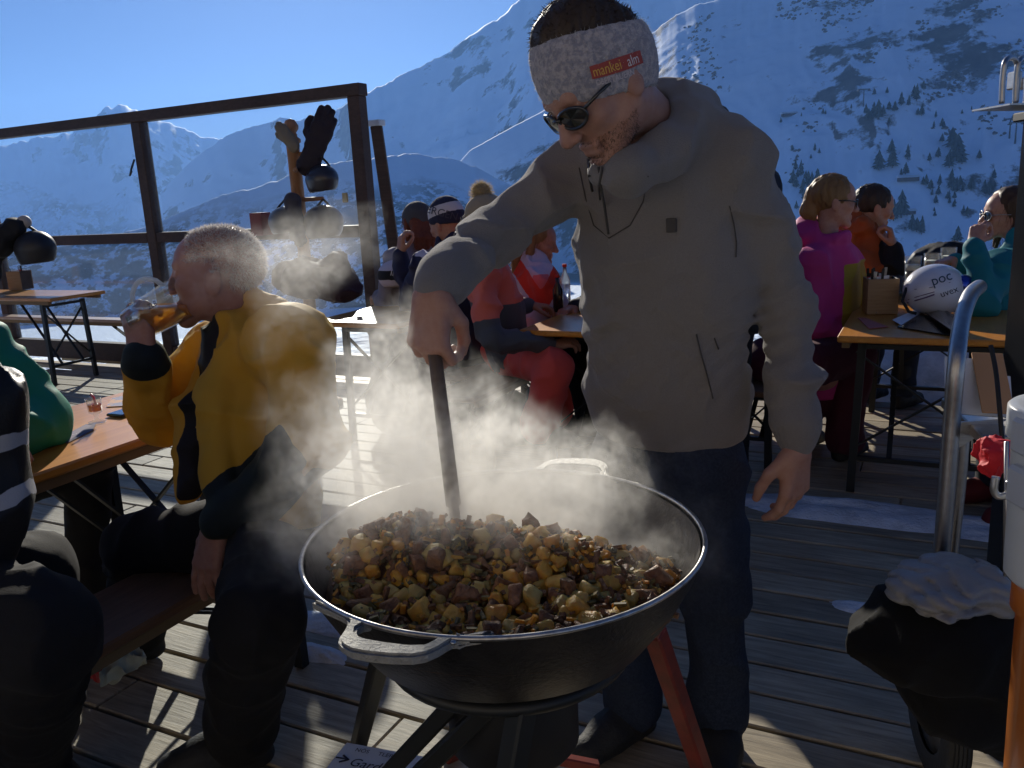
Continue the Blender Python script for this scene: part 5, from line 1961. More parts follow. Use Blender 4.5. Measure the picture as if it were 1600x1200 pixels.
# teal jacket
h = P(1572, 335, 4.05)
J = pose((D(.66, 4.0).x, D(.66, 4.0).y), -95, tuple(h), (-.95, .1, .02), lean=.03, roll=4)
J['pv'] = P(1560, 590, 3.95); J['ch'] = P(1568, 465, 3.98)
J['shL'] = P(1560, 420, 3.84); J['elL'] = P(1522, 465, 3.72); J['wrL'] = P(1521, 382, 3.80)
J['elL'] = P(1535, 478, 3.70)
J['shR'] = P(1580, 412, 4.2); J['elR'] = P(1535, 490, 4.25); J['wrR'] = P(1490, 405, 4.2)
J['handL'] = ((.35, .2, .9), (-.8, -.5, .3), (.9, .8, .9, .9), dict(thumb=.7))
pG, *_r = person('person', 'woman in teal jacket and sunglasses holding food to her mouth', J, (.46, .25, .18), hh=.004, h=.009, fem=True)
jacket(pG, J, cloth('teal_fabric', (.012, .17, .21), .65, .15, transl=.1), h=.008, puff=1.08, seed=47, collar='stand', fold=crumple(.016, 7, .006, 18, 47))
trousers(pG, J, cloth('blue_black_trousers', (.012, .016, .024), .8), h=.012)
shoes(pG, J, cloth('wine_boot', (.10, .012, .015), .7), h=.010, boot=True, name='ski_boot')
long_hair(pG, _r[2], _r[1], 1.0, M_BROWNH, J['nk'], 9, .2)
glasses(pG, _r[2], 1.0, M_LENS, M_CHROME, (.025, .023), 'sunglasses', .3, .0018)
# ------------------------------------------------------------------ on the right: table things, trolley, post, containers
def px_box(name, m, c, size, rz=-YAW, root=None, bev=.003):
    b = MB()
    b.box(c, size, Matrix.Rotation(rz, 3, 'Z'), bev=bev)
    o = b.build(name, m)
    return o if root is None else keep(o, root)
ZT5 = .752
# white ski helmet lying on the table
hc = P(1460, 442, 3.78)
hc.z = ZT5 + .118
hel = thing('ski_helmet', 'white ski helmet with dark lettering on the right table', 'helmet', (hc.x, hc.y, ZT5))
M_HELM = mat('white_shell', (.62, .62, .68), .25, coat=.5)
hR_ = frame((-.9, -.35, -.05), (.12, -.1, 1))
S = Sculpt()
S.ell(hc + Vector((0, 0, .0)), (.112, .150, .112), hR_, .02)
S.ell(hc + Vector((.03, .01, -.04)), (.100, .125, .085), hR_, .03)
S.plane(hc + Vector((0, 0, -.112)), (0, 0, -1), k=.01)
V, F = S.mesh(.005)
shell = sculpt_obj('shell', V, F, M_HELM, hel)
hbvh = BVHTree.FromPolygons([Vector(map(float, v)) for v in V], F.tolist())
M_LET = mat('teal_lettering', (.012, .05, .09), .5)
wrap_text('brand_lettering', 'POC'.lower(), .062, (1456, 440), (1486, 430), 3.66, M_LET, hbvh, shell, .002)
wrap_text('strap_lettering', 'uvex', .042, (1466, 462), (1500, 450), 3.66, mat('navy_lettering', (.012, .012, .05), .5), hbvh, shell, .002)
def wrap_line(name, pts, r, m, bvh, root, Y=3.66):
    b = MB()
    qs = []
    for p in pts:
        d = ray(*p).normalized()
        h_ = bvh.ray_cast(Vector((0, 0, CAM_H)), d)
        if h_[0]: qs.append(h_[0] - d * .001)
    if len(qs) > 1:
        b.tube(qs, r, 5)
        o = b.build(name, m, None, True)
        keep(o, root)
M_PURP = mat('purple_line', (.10, .05, .13), .6)
wrap_line('goggle_strap', [(1418, 473), (1432, 469), (1446, 465), (1460, 460)], .0035, M_PURP, hbvh, hel)
wrap_line('goggle_strap', [(1419, 468), (1432, 464), (1446, 460), (1460, 456)], .0020, M_PURP, hbvh, hel)
wrap_line('vent_line', [(1412, 455), (1430, 452), (1455, 449), (1485, 441)], .0015, M_GREYF, hbvh, hel)
b = MB()
b.ell(P(1505, 446, 3.74), (.035, .05, .05), hR_)
keep(b.build('goggle_lens', mat('blue_mirror', (.02, .05, .35), .1, .6, coat=.6), None, True), hel)
b = MB()
b.tube([P(1416, 450, 3.75), P(1410, 470, 3.72), P(1420, 487, 3.7), P(1432, 490, 3.68)], .007, 6)
keep(b.build('chin_strap', M_BLACK, None, True), hel)
# wooden cutlery box
def cutlery_box(c, w, d, h, label, rz=-YAW, mside=None):
    t = thing('cutlery_box', label, 'cutlery box', c, rz)
    M_PLY = mat('plywood', (.36, .23, .115), .7, noise=(30, (.27, .165, .08), .35, .65, (.2, 1, 3)))
    for nm, cc, sz, mm in (('front_panel', (0, -d / 2 + .004, h / 2), (w, .008, h), M_PLY), ('back_panel', (0, d / 2 - .004, h / 2), (w, .008, h), M_PLY),
                           ('side_panel', (-w / 2 + .004, 0, h / 2), (.008, d - .018, h), M_PLY), ('side_panel', (w / 2 - .004, 0, h / 2), (.008, d - .018, h), mside or M_PLY), ('bottom', (0, 0, .006), (w - .02, d - .02, .008), M_PLY)):
        m = MB()
        m.box(cc, sz, bev=.001)
        m.build(nm, mm, t)
    r = random.Random(int(c[0] * 100))
    for k in range(9):
        m = MB()
        x, y = r.uniform(-w * .35, w * .35), r.uniform(-d * .3, d * .3)
        m.bar((x, y, h * .5), (x + r.uniform(-.03, .03), y + r.uniform(-.03, .03), h + r.uniform(.015, .05)), .012, .003, bev=.001)
        m.build('cutlery_handle', M_STEEL if k % 2 else M_IRON, t)
    for k in range(3):
        m = MB()
        m.box((r.uniform(-.02, .02), (k - 1) * .02, h * .62), (w * .6, .006, h * .85), Matrix.Rotation(r.uniform(-.15, .15), 3, 'Y'))
        m.build('napkin', M_WHITE if k != 1 else M_REDF, t)
    return t
c = G(1374, 488, ZT5)
cutlery_box(c, .135, .13, .165, 'plywood cutlery box on the right table beside the white helmet', -YAW + .25, M_BLACK)
# menus and papers
def flat_sheet(name, label, cat, pix, m, z=ZT5, th=.003, tilt=0.0):
    pts = [G(x, y, z + tilt * k) for k, (x, y) in enumerate(pix)]
    c = sum(pts, Vector()) / len(pts)
    b = MB()
    n = len(pts)
    for k, p in enumerate(pts): p.z = z + tilt * (k % 2)
    vs = pts + [p + Vector((0, 0, th)) for p in pts]
    b.add(vs, [tuple(range(n))[::-1], tuple(n + k for k in range(n))] + [(k, (k + 1) % n, n + (k + 1) % n, n + k) for k in range(n)])
    o = b.build(name, m)
    return tag(o, label, cat)
flat_sheet('menu_card', 'black folded menu propped in front of the white helmet', 'menu', [(1440, 486), (1458, 473), (1500, 486), (1492, 505)], M_BLKGLOSS, ZT5 + .012, .006, .02)
flat_sheet('menu_card', 'black menu lying at the front of the right table', 'menu', [(1402, 512), (1436, 490), (1492, 508), (1488, 526)], M_BLKGLOSS, ZT5 + .001, .005)
flat_sheet('paper_sheet', 'white sheet of paper beside the black menu', 'paper', [(1394, 500), (1430, 484), (1446, 485), (1408, 508)], M_WHITE, ZT5 + .007, .001)
flat_sheet('paper_napkin', 'dull red napkin on the front corner of the right table', 'napkin', [(1340, 497), (1352, 497), (1388, 511), (1358, 514)], mat('red_napkin', (.42, .12, .10), .8), ZT5 + .001, .002)
flat_sheet('pencil', 'thin pale wooden stick leaning on the menu near the cutlery box', 'stick', [(1345, 473), (1346, 472), (1371, 488), (1370, 490)], mat('pale_wood', (.5, .4, .25), .6), ZT5 + .008, .004)
# beer glasses
def tall_glass(c, h, r, label, fill=.55, group=None, foam=True):
    t = thing('beer_glass', label, 'glass', c, 0, group)
    m = MB()
    m.lathe([(0, .0), (r * .8, 0), (r * .84, .004), (r, h), (r - .003, h), (r * .78, .012), (0, .012)], 24)
    m.build('glass_wall', M_CLEAR, t, True)
    m = MB()
    m.lathe([(0, .0125), (r * .77, .0125), (r * .78 + (r - .004 - r * .78) * fill, h * fill), (0, h * fill)], 24)
    m.build('drink', mat('pale_drink', (.55, .5, .38), .1, trans=.5, transl=.3), t, True)
    m = MB()
    m.lathe([(0, h * fill + .001), (r * .78 + (r - .005 - r * .78) * fill, h * fill + .001), (r * .78 + (r - .005 - r * .78) * (fill + .12), h * (fill + .12)), (0, h * (fill + .1))], 24)
    if foam: m.build('foam', mat('foam', (.75, .73, .68), .8), t, True)
    return t
for (x, y, Y, h, lab) in ((1425, 440, 4.15, .235, 'tall frothy glass behind the white helmet, left of the other two'), (1454, 435, 4.5, .21, 'clear glass in the middle behind the white helmet'), (1480, 430, 4.45, .24, 'glass next to the reddish hand behind the white helmet')):
    p = P(x, y, Y)
    p.z = ZT5
    tall_glass(p, h, .040, lab, .7)
p = P(1405, 440, 4.3); p.z = ZT5
tall_glass(p, .12, .03, 'small glass between the cutlery box and the tall frothy glass', .3, foam=False)
# dark bag on the table edge behind the glasses
S = Sculpt()
bc = P(1478, 402, 4.75)
S.ell(bc - Vector((0, 0, .05)), (.20, .12, .13), None, .03)
S.ell(bc + Vector((.10, 0, -.08)), (.12, .10, .10), None, .04)
S.plane((0, 0, ZT5), (0, 0, -1), k=.01)
V, F = S.mesh(.010, crumple(.02, 9, .006, 22, 77))
tag(sculpt_obj('rucksack', V, F, cloth('black_rucksack', (.016, .017, .022), .6), None), 'black rucksack lying behind the glasses on the right table', 'rucksack')

def floor_bag(label, px, py, rr, seed, m):
    c = G(px, py, 0)
    S = Sculpt()
    S.ell(c + Vector((0, 0, rr[2] * .8)), rr, None, .05)
    S.ell(c + Vector((rr[0] * .5, -.03, rr[2] * .5)), (rr[0] * .7, rr[1] * .8, rr[2] * .55), None, .06)
    S.plane((0, 0, .006), (0, 0, -1), k=.008)
    V, F = S.mesh(.010, crumple(.02, 9, .008, 24, seed))
    tag(sculpt_obj('rucksack', V, F, m, None), label, 'rucksack')
M_BAG = cloth('dark_bag', (.014, .014, .018), .7)
floor_bag('black rucksack on the boards behind the steam, under the dark bench', 640, 672, (.24, .17, .26), 81, M_BAG)
floor_bag('black rucksack on the boards at the feet of the guest in red trousers', 800, 690, (.20, .15, .16), 82, M_BAG)
floor_bag('dark bag on the boards left of the guest in red trousers, below her bench', 735, 655, (.17, .14, .20), 83, M_BAG)
# chrome trolley
tr = thing('trolley', 'chrome tube trolley with a steel shelf at the right edge', 'trolley', G(1470, 1150, 0))
def tubep(name, pts, r, m, root, n=12):
    b = MB()
    b.tube(pts, r, n)
    return keep(b.build(name, m, None, True), root)
def smooth_path(ctrl, n=6):
    out = []
    for i in range(len(ctrl) - 1):
        p0, p1, p2, p3 = ctrl[max(i - 1, 0)], ctrl[i], ctrl[i + 1], ctrl[min(i + 2, len(ctrl) - 1)]
        for k in range(n):
            t = k / n
            out.append(.5 * ((2 * p1) + (p2 - p0) * t + (2 * p0 - 5 * p1 + 4 * p2 - p3) * t * t + (3 * p1 - p0 - 3 * p2 + p3) * t ** 3))
    out.append(ctrl[-1])
    return out
TY = 1.62
tubep('handle', smooth_path([P(1530, 448, 1.90), P(1516, 462, 1.80), P(1503, 500, 1.70), P(1495, 560, TY), P(1487, 660, TY), P(1478, 780, TY), P(1466, 930, TY), P(1452, 1090, TY)]), .0165, M_CHROME, tr, 16)
tubep('upright', smooth_path([P(1508, 655, 1.80), P(1500, 760, 1.80), P(1487, 880, 1.80), P(1478, 1000, 1.80)]), .0125, M_CHROME, tr)
b = MB()
sa, sb = P(1500, 648, 1.70), P(1640, 652, 1.66)
b.bar(sa - Vector((0, 0, .012)), sb - Vector((0, 0, .012)), .30, .024, bev=.003)
keep(b.build('shelf', M_STEEL), tr)
b = MB()
q0, q1, q2 = P(1494, 660, 1.63), P(1575, 655, 1.62), P(1494, 702, 1.63)
th = Vector((0, .004, 0))
b.add([q0, q1, q2, q0 + th, q1 + th, q2 + th], [(0, 2, 1), (3, 4, 5), (0, 1, 4, 3), (1, 2, 5, 4), (2, 0, 3, 5)])
keep(b.build('shelf_bracket', M_STEEL), tr)
wc = P(1462, 1168, 1.72)
wc.z = .15
b = MB()
rw = Matrix.Rotation(R_(90), 3, 'Y')
rw = Matrix.Rotation(R_(-8), 3, 'Z') @ rw
b.lathe([(.085, -.024), (.135, -.026), (.148, -.018), (.150, 0), (.148, .018), (.135, .026), (.085, .024)], 48, wc, rw)
wheel = keep(b.build('wheel', mat('tyre_rubber', (.045, .044, .042), .7, bump=(90, .4)), None, True), tr)
b = MB()
b.lathe([(.0, -.02), (.084, -.018), (.084, .018), (.0, .02)], 32, wc, rw)
o = keep(b.build('rim', M_STEEL, None, True), wheel)
o.matrix_parent_inverse = Matrix.Identity(4)
b = MB()
for k in range(5):
    a = (k - 2) * .009
    b.lathe([(.1505 + .0015 * math.cos(t_), a + .0015 * math.sin(t_)) for t_ in (0, 1.57, 3.14, 4.71)], 48, wc, rw, closed=True)
o = keep(b.build('tread', M_BLACK, None, True), wheel)
o.matrix_parent_inverse = Matrix.Identity(4)
# things on the shelf
b = MB()
r = random.Random(4)
for k in range(5):
    a = P(1512 + k * 9, 648, 1.64)
    e = P(1512 + k * 9 + r.uniform(-4, 4), 560 + k * 6, 1.70)
    b.bar(a, e, .085, .004, up=Vector((.2, 1, 0)))
o = b.build('magazine_stack', [M_CARTON, M_WHITE], None)
tag(o, 'leaning grey and white folders on the trolley shelf', 'folders')
a, e = P(1560, 646, 1.60), P(1542, 552, 1.70)
b = MB()
b.bar(a, e, .06, .005, up=Vector((.2, 1, 0)), bev=.001)
tag(b.build('card_sleeve', mat('kraft_card', (.46, .26, .13), .75)), 'light brown card sleeve leaning on the trolley shelf', 'card')
o = tubep('cable', smooth_path([P(1548, 540, 1.5), P(1556, 580, 1.5), P(1560, 640, 1.45), P(1566, 720, 1.4), P(1568, 800, 1.4), P(1563, 900, 1.4), P(1570, 960, 1.4), P(1585, 1010, 1.4)]), .005, M_BLACK, None, 8) if False else None
b = MB()
b.tube(smooth_path([P(1548, 540, 1.55), P(1556, 580, 1.52), P(1562, 640, 1.48), P(1568, 720, 1.46), P(1571, 800, 1.46), P(1566, 900, 1.46), P(1572, 960, 1.46), P(1590, 1010, 1.46)]), .0045, 8)
tag(b.build('cable', M_BLACK, None, True), 'black cable hanging down past the trolley shelf', 'cable')
# black rucksack and quilted jacket on the trolley foot
def rag(name, label, cat, blobs, m, h, fold, matfn=None, planes=()):
    S = Sculpt()
    for (px, py, Y), rr in blobs: S.ell(P(px, py, Y), rr, None, .05)
    for c, n_ in planes: S.plane(c, n_, k=.01)
    V, F = S.mesh(h, fold)
    return tag(sculpt_obj(name, V, F, m, None, matfn), label, cat), V, F
rag('black_coat', 'big black coat hung over the foot of the trolley', 'coat',
    [((1470, 985, 1.45), (.13, .13, .10)), ((1540, 1000, 1.48), (.13, .14, .13)), ((1430, 1000, 1.45), (.07, .10, .055)), ((1385, 1000, 1.45), (.05, .08, .030)), ((1352, 1003, 1.46), (.022, .05, .012)), ((1500, 1075, 1.50), (.12, .13, .09)), ((1470, 1060, 1.50), (.075, .10, .05)), ((1580, 1090, 1.5), (.10, .12, .12))], cloth('matt_black_wool', (.006, .006, .007), .9, .05), .007, crumple(.012, 8, .004, 20, 61))
def quilt(p):
    s = (p[:, 2] * .9 + p[:, 0] * .35 + .03 * vnoise(p[:, 0] * 14, p[:, 1] * 14, p[:, 2] * 14, 3)) * 44
    t_ = s - np.floor(s)
    return .007 * (np.sin(np.pi * t_) ** .6 - .6) + .012 * (vnoise(p[:, 0] * 26, p[:, 1] * 26, p[:, 2] * 26, 5) - .5) + .004 * (vnoise(p[:, 0] * 70, p[:, 1] * 70, p[:, 2] * 70, 6) - .5)
rag('quilted_jacket', 'silver grey quilted jacket crumpled on the black coat', 'jacket',
    [((1505, 908, 1.45), (.065, .09, .034)), ((1460, 918, 1.42), (.045, .08, .018)), ((1425, 924, 1.42), (.036, .06, .007)), ((1540, 920, 1.45), (.05, .09, .020))], cloth('silver_nylon', (.24, .24, .24), .38, .1), .0045, quilt)
# translucent tubs stacked at the right edge
M_TUB = mat('milky_plastic', (.66, .68, .70), .35, transl=.35, coat=.2)
M_TUBO = mat('orange_filled_plastic', (.62, .20, .035), .35, transl=.3, coat=.2)
tb = P(1664, 900, 1.08)
def tub(z0, z1, m, label, dr=0.0):
    t = thing('plastic_tub', label, 'tub', (tb.x, tb.y, z0))
    m_ = MB()
    R0 = .062 + dr
    hgt = z1 - z0
    m_.lathe([(0, 0), (R0 - .006, 0), (R0, .008), (R0 + .004, hgt - .05), (R0 + .012, hgt - .045), (R0 + .012, hgt - .004), (R0 + .008, hgt), (R0 - .002, hgt), (0, hgt - .004)], 48)
    m_.build('tub_wall', m, t, True)
    return t
zA, zB, zC = P(1600, 1215, 1.08).z - .05, P(1600, 912, 1.08).z, P(1600, 640, 1.08).z
tub(zA, zB - .002, M_TUBO, 'tub filled with orange sauce, lower one of the stack at the right edge', -.010)
t = tub(zB, zC, M_TUB, 'milky white tub with clip lid, upper one of the stack at the right edge', .014)
for zz, hh_ in ((zC - .035, .05), (zC - .105, .055)):
    m_ = MB()
    m_.box((-.084, -.02, zz - zB), (.018, .055, hh_), bev=.005)
    m_.build('lid_clip', M_TUB, t)
m_ = MB()
m_.lathe([(.012 + .0012 * math.cos(a), .0012 * math.sin(a)) for a in (0, 1.57, 3.14, 4.71)], 24, (-.055, -.040, zC - zB - .02), Matrix.Rotation(R_(70), 3, 'X'), closed=True)
m_.build('ring_mark', mat('violet_print', (.12, .05, .25), .5), t)
m_ = MB()
m_.box((0, 0, zA / 2), (.16, .16, zA - .01), bev=.005)
o = m_.build('crate', M_WHITE)
o.location = (tb.x, tb.y, 0)
tag(o, 'white crate that carries the stack of tubs at the right edge', 'crate')
# steel clip and red net by the tubs
b = MB()
b.tube(smooth_path([P(1556, 745, 1.2), P(1553, 765, 1.2), P(1560, 775, 1.2), P(1575, 772, 1.2), P(1578, 752, 1.2)]), .006, 8)
b.tube([P(1573, 690, 1.24), P(1571, 900, 1.24)], .0035, 6)
tag(b.build('steel_hook', M_CHROME, None, True), 'curved steel hook beside the white tub', 'hook')
rag('red_net', 'crumpled red net cloth hanging beside the white tub', 'cloth', [((1558, 705, 1.3), (.018, .02, .018)), ((1556, 722, 1.3), (.014, .02, .012))], cloth('red_net', (.55, .02, .03), .6), .0022, crumple(.010, 40, .004, 90, 71))
# black post with a steel tray on top
pp = P(1640, 420, 2.1)
po = thing('black_post', 'tall black post cabinet at the right edge with a steel tray on top', 'post', (pp.x + .07, pp.y, 0))
ztop = P(1600, 186, 2.1).z
b = MB()
dirv = Vector((.0, 0, 1))
b.box(Vector((pp.x + .055, pp.y + .05, ztop / 2)), (.16, .16, ztop), Matrix.Rotation(R_(-6), 3, 'Z'), bev=.004)
keep(b.build('post_body', M_BLKGLOSS), po)
ty = thing('steel_tray', 'stainless tray with tube hoops on top of the black post', 'tray', (pp.x + .055, pp.y + .05, ztop))
b = MB()
b.box(Vector((pp.x + .07, pp.y + .03, ztop + .012)), (.235, .22, .022), Matrix.Rotation(R_(-6), 3, 'Z'), bev=.003)
keep(b.build('tray_base', M_BLACK), ty)
b = MB()
b.box(Vector((pp.x + .09, pp.y + .03, ztop + .045)), (.19, .18, .042), Matrix.Rotation(R_(-6), 3, 'Z'), bev=.008)
keep(b.build('tray_box', M_STEEL), ty)
b = MB()
lip = P(1547, 168, 2.1)
b.bar(lip, Vector((pp.x + .06, pp.y, ztop + .022)), .16, .004)
keep(b.build('tray_lip', M_STEEL), ty)
for x0, x1, Y in ((1562, 1582, 2.06), (1583, 1604, 2.12), (1600, 1622, 2.06)):
    b = MB()
    b.tube(smooth_path([P(x0 + 3, 162, Y), P(x0 + 5, 120, Y), P(x0 + 9, 96, Y), P((x0 + x1) / 2 + 8, 90, Y + .03), P(x1 + 7, 98, Y + .06), P(x1 + 8, 125, Y + .06), P(x1 + 5, 160, Y + .06)]), .0065, 8)
    keep(b.build('tube_hoop', M_CHROME, None, True), ty)
for x, y0, y1 in ((1585, 112, 140), (1598, 122, 140)):
    b = MB()
    a = P(x, y1, 2.14)
    b.box((a + P(x, y0, 2.14)) / 2, (.022, .03, (P(x, y0, 2.14) - a).z), bev=.003)
    keep(b.build('tray_block', M_STEEL), ty)

# ------------------------------------------------------------------ on the left: table things, helmet stand
ZT1 = .752
c = G(152, 660, ZT1)
sg = thing('shot_glass', 'stemmed shot glass with pink schnapps on the orange table', 'shot glass', c)
m_ = MB()
m_.lathe([(0, 0), (.026, 0), (.027, .003), (.008, .010), (.0055, .018), (.0075, .026), (.020, .034), (.0235, .072), (.0255, .080), (.0235, .080), (.0215, .072), (.018, .038), (0, .034)], 28)
m_.build('glass_wall', M_CLEAR, sg, True)
m_ = MB()
m_.lathe([(0, .0345), (.0175, .0385), (.0205, .060), (0, .060)], 24)
m_.build('drink', mat('pink_schnapps', (.75, .30, .20), .1, trans=.4, transl=.4), sg, True)
m_ = MB()
m_.tube([(.004, 0, .055), (.001, .002, .082), (-.006, .0, .094)], .0035, 6)
m_.build('fruit_stick', mat('pink_candy', (.70, .08, .16), .4), sg, True)
def phone(label, pa, pb, w):
    a, e = G(*pa, ZT1), G(*pb, ZT1)
    t = thing('phone', label, 'phone', (a + e) / 2)
    b = MB()
    b.bar(a + Vector((0, 0, .0045)), e + Vector((0, 0, .0045)), w, .009, bev=.003)
    keep(b.build('phone_case', M_BLKGLOSS), t)
    b = MB()
    b.bar(a.lerp(e, .05) + Vector((0, 0, .0095)), e.lerp(a, .05) + Vector((0, 0, .0095)), w - .008, .0006)
    keep(b.build('phone_screen', mat('screen_glass', (.02, .025, .05), .05, coat=.8)), t)
phone('dark phone lying on the orange table beside the shot glass', (178, 652), (222, 638), .072)
b = MB()
prof = []
M4 = G(118, 678, ZT1)
o = flat_sheet('bottle_label', 'long violet paper label lying on the orange table', 'label', [(92, 692), (100, 681), (134, 663), (150, 662), (146, 672), (106, 692)], mat('violet_paper', (.10, .065, .14), .7), ZT1, .0006)
keepM = Matrix.Translation(G(120, 678, ZT1 + .0012)) @ Matrix.Rotation(R_(38), 4, 'Z')
tx = text_mesh('label_print', 'HP', .022, mat('pale_print', (.45, .38, .46), .7), keepM)
tx.parent = o
tx.matrix_parent_inverse = Matrix.Identity(4)
flat_sheet('beer_mat', 'blue and orange beer mat under the arm of the bald man', 'beer mat', [(166, 636), (176, 622), (208, 616), (206, 634)], mat('blue_card', (.08, .10, .25), .7, noise=(22, (.5, .2, .08), .5, .55)), ZT1, .0012)
c = G(34, 452, ZT1)
cutlery_box(c, .15, .14, .17, 'wooden cutlery box on the table by the glazed fence', -YAW + .2, M_BEAM)
# helmet stand: turned post with pegs
hp0 = P(497, 600, 5.7); hp0.z = 0
hs = thing('helmet_stand', 'turned wooden post with pegs, hung with gloves and helmets', 'stand', hp0)
top = P(469, 192, 5.7)
top = Vector((hp0.x, hp0.y, top.z))
zt = top.z
b = MB()
b.lathe([(0, 0), (.16, 0), (.16, .03), (.05, .06), (.042, .12), (.042, zt - .13), (.055, zt - .12), (.055, zt - .10), (.036, zt - .085), (.036, zt - .07), (.03, zt - .06), (.048, zt - .035), (.05, zt - .015), (.03, zt + .02), (0, zt + .03)], 24, hp0)
keep(b.build('post', M_POSTW, None, True), hs)
def peg(p0, p1):
    b = MB()
    b.tube([p0, p1], [.016, .012], 8)
    keep(b.build('peg', M_POSTW, None, True), hs)
def at5(x, y, dy=0): return P(x, y, 5.7 + dy)
ax_ = lambda y: Vector((hp0.x, hp0.y, P(480, y, 5.7).z))
for y, x1, y1, dy in ((235, 437, 200, -.05), (240, 498, 240, -.05), (266, 462, 264, -.2), (312, 505, 310, -.1), (310, 448, 308, -.1)):
    peg(ax_(y), at5(x1, y1, dy))
def glove(label, tip, wrist, m, Y, size=1.0):
    t = None
    a, e = P(*wrist, Y), P(*tip, Y)
    S = Sculpt()
    d = nrm(e - a)
    hand_ops(S, a, d, (.2, -1, .1), 1, (.15, .12, .15, .2), 1.25 * size, .2, 1.4)
    S.cone(A3(a) - d * .09 * size, A3(a) + d * .01, .055 * size, .046 * size, .02, (0, 1, 0), .6)
    cr_ = crumple(.005, 20, .002, 50, 3)
    V, F = S.mesh(.006, lambda p: cr_(p) + .008)
    return tag(sculpt_obj('glove', V, F, m, None), label, 'glove')
glove('dark padded glove upside down on the upper peg of the stand', (508, 190), (492, 232), cloth('dark_glove', (.03, .022, .028), .7), 5.62, 1.25)
def hanging_helmet(label, px, py, Y, r, mts, peg_p):
    c = P(px, py, Y)
    t = thing('ski_helmet', label, 'helmet', c)
    Rh = frame((.75, -.5, .1), (0, -.2, 1))
    S = Sculpt()
    S.ell(c, A3((.112, .14, .108)) * r, Rh, .02)
    S.ell(A3(c) - A3((0, 0, .055 * r)), A3((.10, .12, .07)) * r, Rh, .02)
    S.ell(A3(c) + A3((.0, 0, -.115 * r)), A3((.085, .10, .08)) * r, Rh, .01, 's')
    V, F = S.mesh(.007)
    sculpt_obj('shell', V, F, mts, t)
    for s_ in (-1, 1):
        b = MB()
        b.tube(smooth_path([Vector(peg_p), Vector(peg_p).lerp(c, .4) + Vector((s_ * .05, 0, 0)), c + Vector((s_ * .08, -.02, .02))]), .008, 6)
        keep(b.build('strap', M_BLACK, None, True), t)
    return t
M_DKHELM = mat('dark_helmet', (.03, .028, .036), .35, coat=.3)
hanging_helmet('dark ski helmet hanging alone on the middle peg of the stand', 503, 280, 5.6, .85, M_DKHELM, at5(500, 243, -.1))
hanging_helmet('dark ski helmet low on the right peg of the stand', 505, 348, 5.55, 1.05, M_DKHELM, at5(505, 311, -.1))
hanging_helmet('small dark ski helmet low on the left peg of the stand', 445, 345, 5.55, .85, M_DKHELM, at5(448, 309, -.1))
glove('dark mitten hanging fingers down from the low left peg', (466, 375), (460, 335), cloth('grey_glove', (.06, .055, .07), .7), 5.5, .9)
glove('pale open glove stuck on the upper left peg of the stand', (437, 196), (452, 218), cloth('tan_glove', (.20, .17, .13), .7), 5.6, .55)
# menu boxes on the table by the stand
px_box('menu_box', mat('red_box', (.22, .04, .04), .6), P(408, 350, 5.7), (.10, .10, .15))
o = bpy.data.objects['menu_box']
tag(o, 'dark red menu box on the fence rail left of the helmet stand', 'box')
# second stand at the left edge: peg with a helmet and glove
s2 = thing('helmet_stand', 'wooden stand at the left edge whose peg holds a black helmet', 'stand', P(-30, 600, 4.6))
s2.location.z = 0
pb0 = Vector(s2.location)
b = MB()
b.lathe([(0, 0), (.14, 0), (.14, .03), (.045, .05), (.042, 1.4), (.05, 1.45), (0, 1.5)], 20, pb0)
keep(b.build('post', M_POSTW, None, True), s2)
b = MB()
b.tube([Vector((pb0.x, pb0.y, P(-20, 385, 4.6).z)), P(38, 348, 4.6)], [.03, .026], 10)
b.ell(P(38, 347, 4.6), (.036, .036, .036))
keep(b.build('peg', mat('pale_peg', (.45, .38, .33), .6), None, True), s2)
S = Sculpt()
S.chain([P(-40, 400, 4.58), P(-8, 375, 4.58), P(26, 356, 4.58)], [.10, .085, .05], .03)
S.ell(P(-20, 420, 4.58), (.06, .06, .10), None, .03)
V, F = S.mesh(.008, crumple(.014, 12, .004, 30, 5))
tag(sculpt_obj('ski_jacket', V, F, cloth('black_padding', (.014, .014, .018), .7), None), 'black padded jacket hung over the peg at the left edge', 'jacket')
hanging_helmet('black ski helmet dangling by its strap at the left edge', 55, 388, 4.6, .88, mat('black_helmet', (.016, .016, .022), .5), P(42, 352, 4.6))
# dark heap of jackets on the table behind the bald man
S = Sculpt()
for (x, y, Y), rr in (((500, 440, 5.5), (.23, .15, .10)), ((535, 452, 5.45), (.12, .12, .07)), ((528, 420, 5.5), (.07, .08, .11)), ((470, 430, 5.5), (.18, .14, .11))): S.ell(P(x, y, Y), rr, None, .05)
S.plane((0, 0, .752), (0, 0, -1), k=.01)
V, F = S.mesh(.010, crumple(.025, 9, .008, 24, 15))
tag(sculpt_obj('jacket_heap', V, F, cloth('maroon_fabric', (.045, .022, .032), .75), None), 'heap of dark maroon jackets on the table behind the steam', 'jacket')
# helmet hanging on the back of the guest in lavender grey
c = P(622, 430, 5.05)
t = thing('ski_helmet', 'white and black ski helmet with lettering hung at the hip of the lavender grey jacket', 'helmet', c)
Rh = frame((.9, -.3, 0), (0, 0, 1))
S = Sculpt()
S.ell(c, (.10, .13, .095), Rh, .02)
S.ell(A3(c) - A3((0, .02, .10)), (.07, .10, .06), Rh, .01, 's')
V, F = S.mesh(.006)
def hz_(p):
    z = p[:, 2] - c.z
    return ((z < .035) & (z > -.02)).astype(np.int32)
o = sculpt_obj('shell', V, F, [M_LILAC, M_BLKGLOSS], t, hz_)
bv = BVHTree.FromPolygons([Vector(map(float, v)) for v in V], F.tolist())
wrap_text('shell_lettering', 'IREC', .045, (612, 427), (632, 431), 4.93, M_WHITE, bv, t, .003)
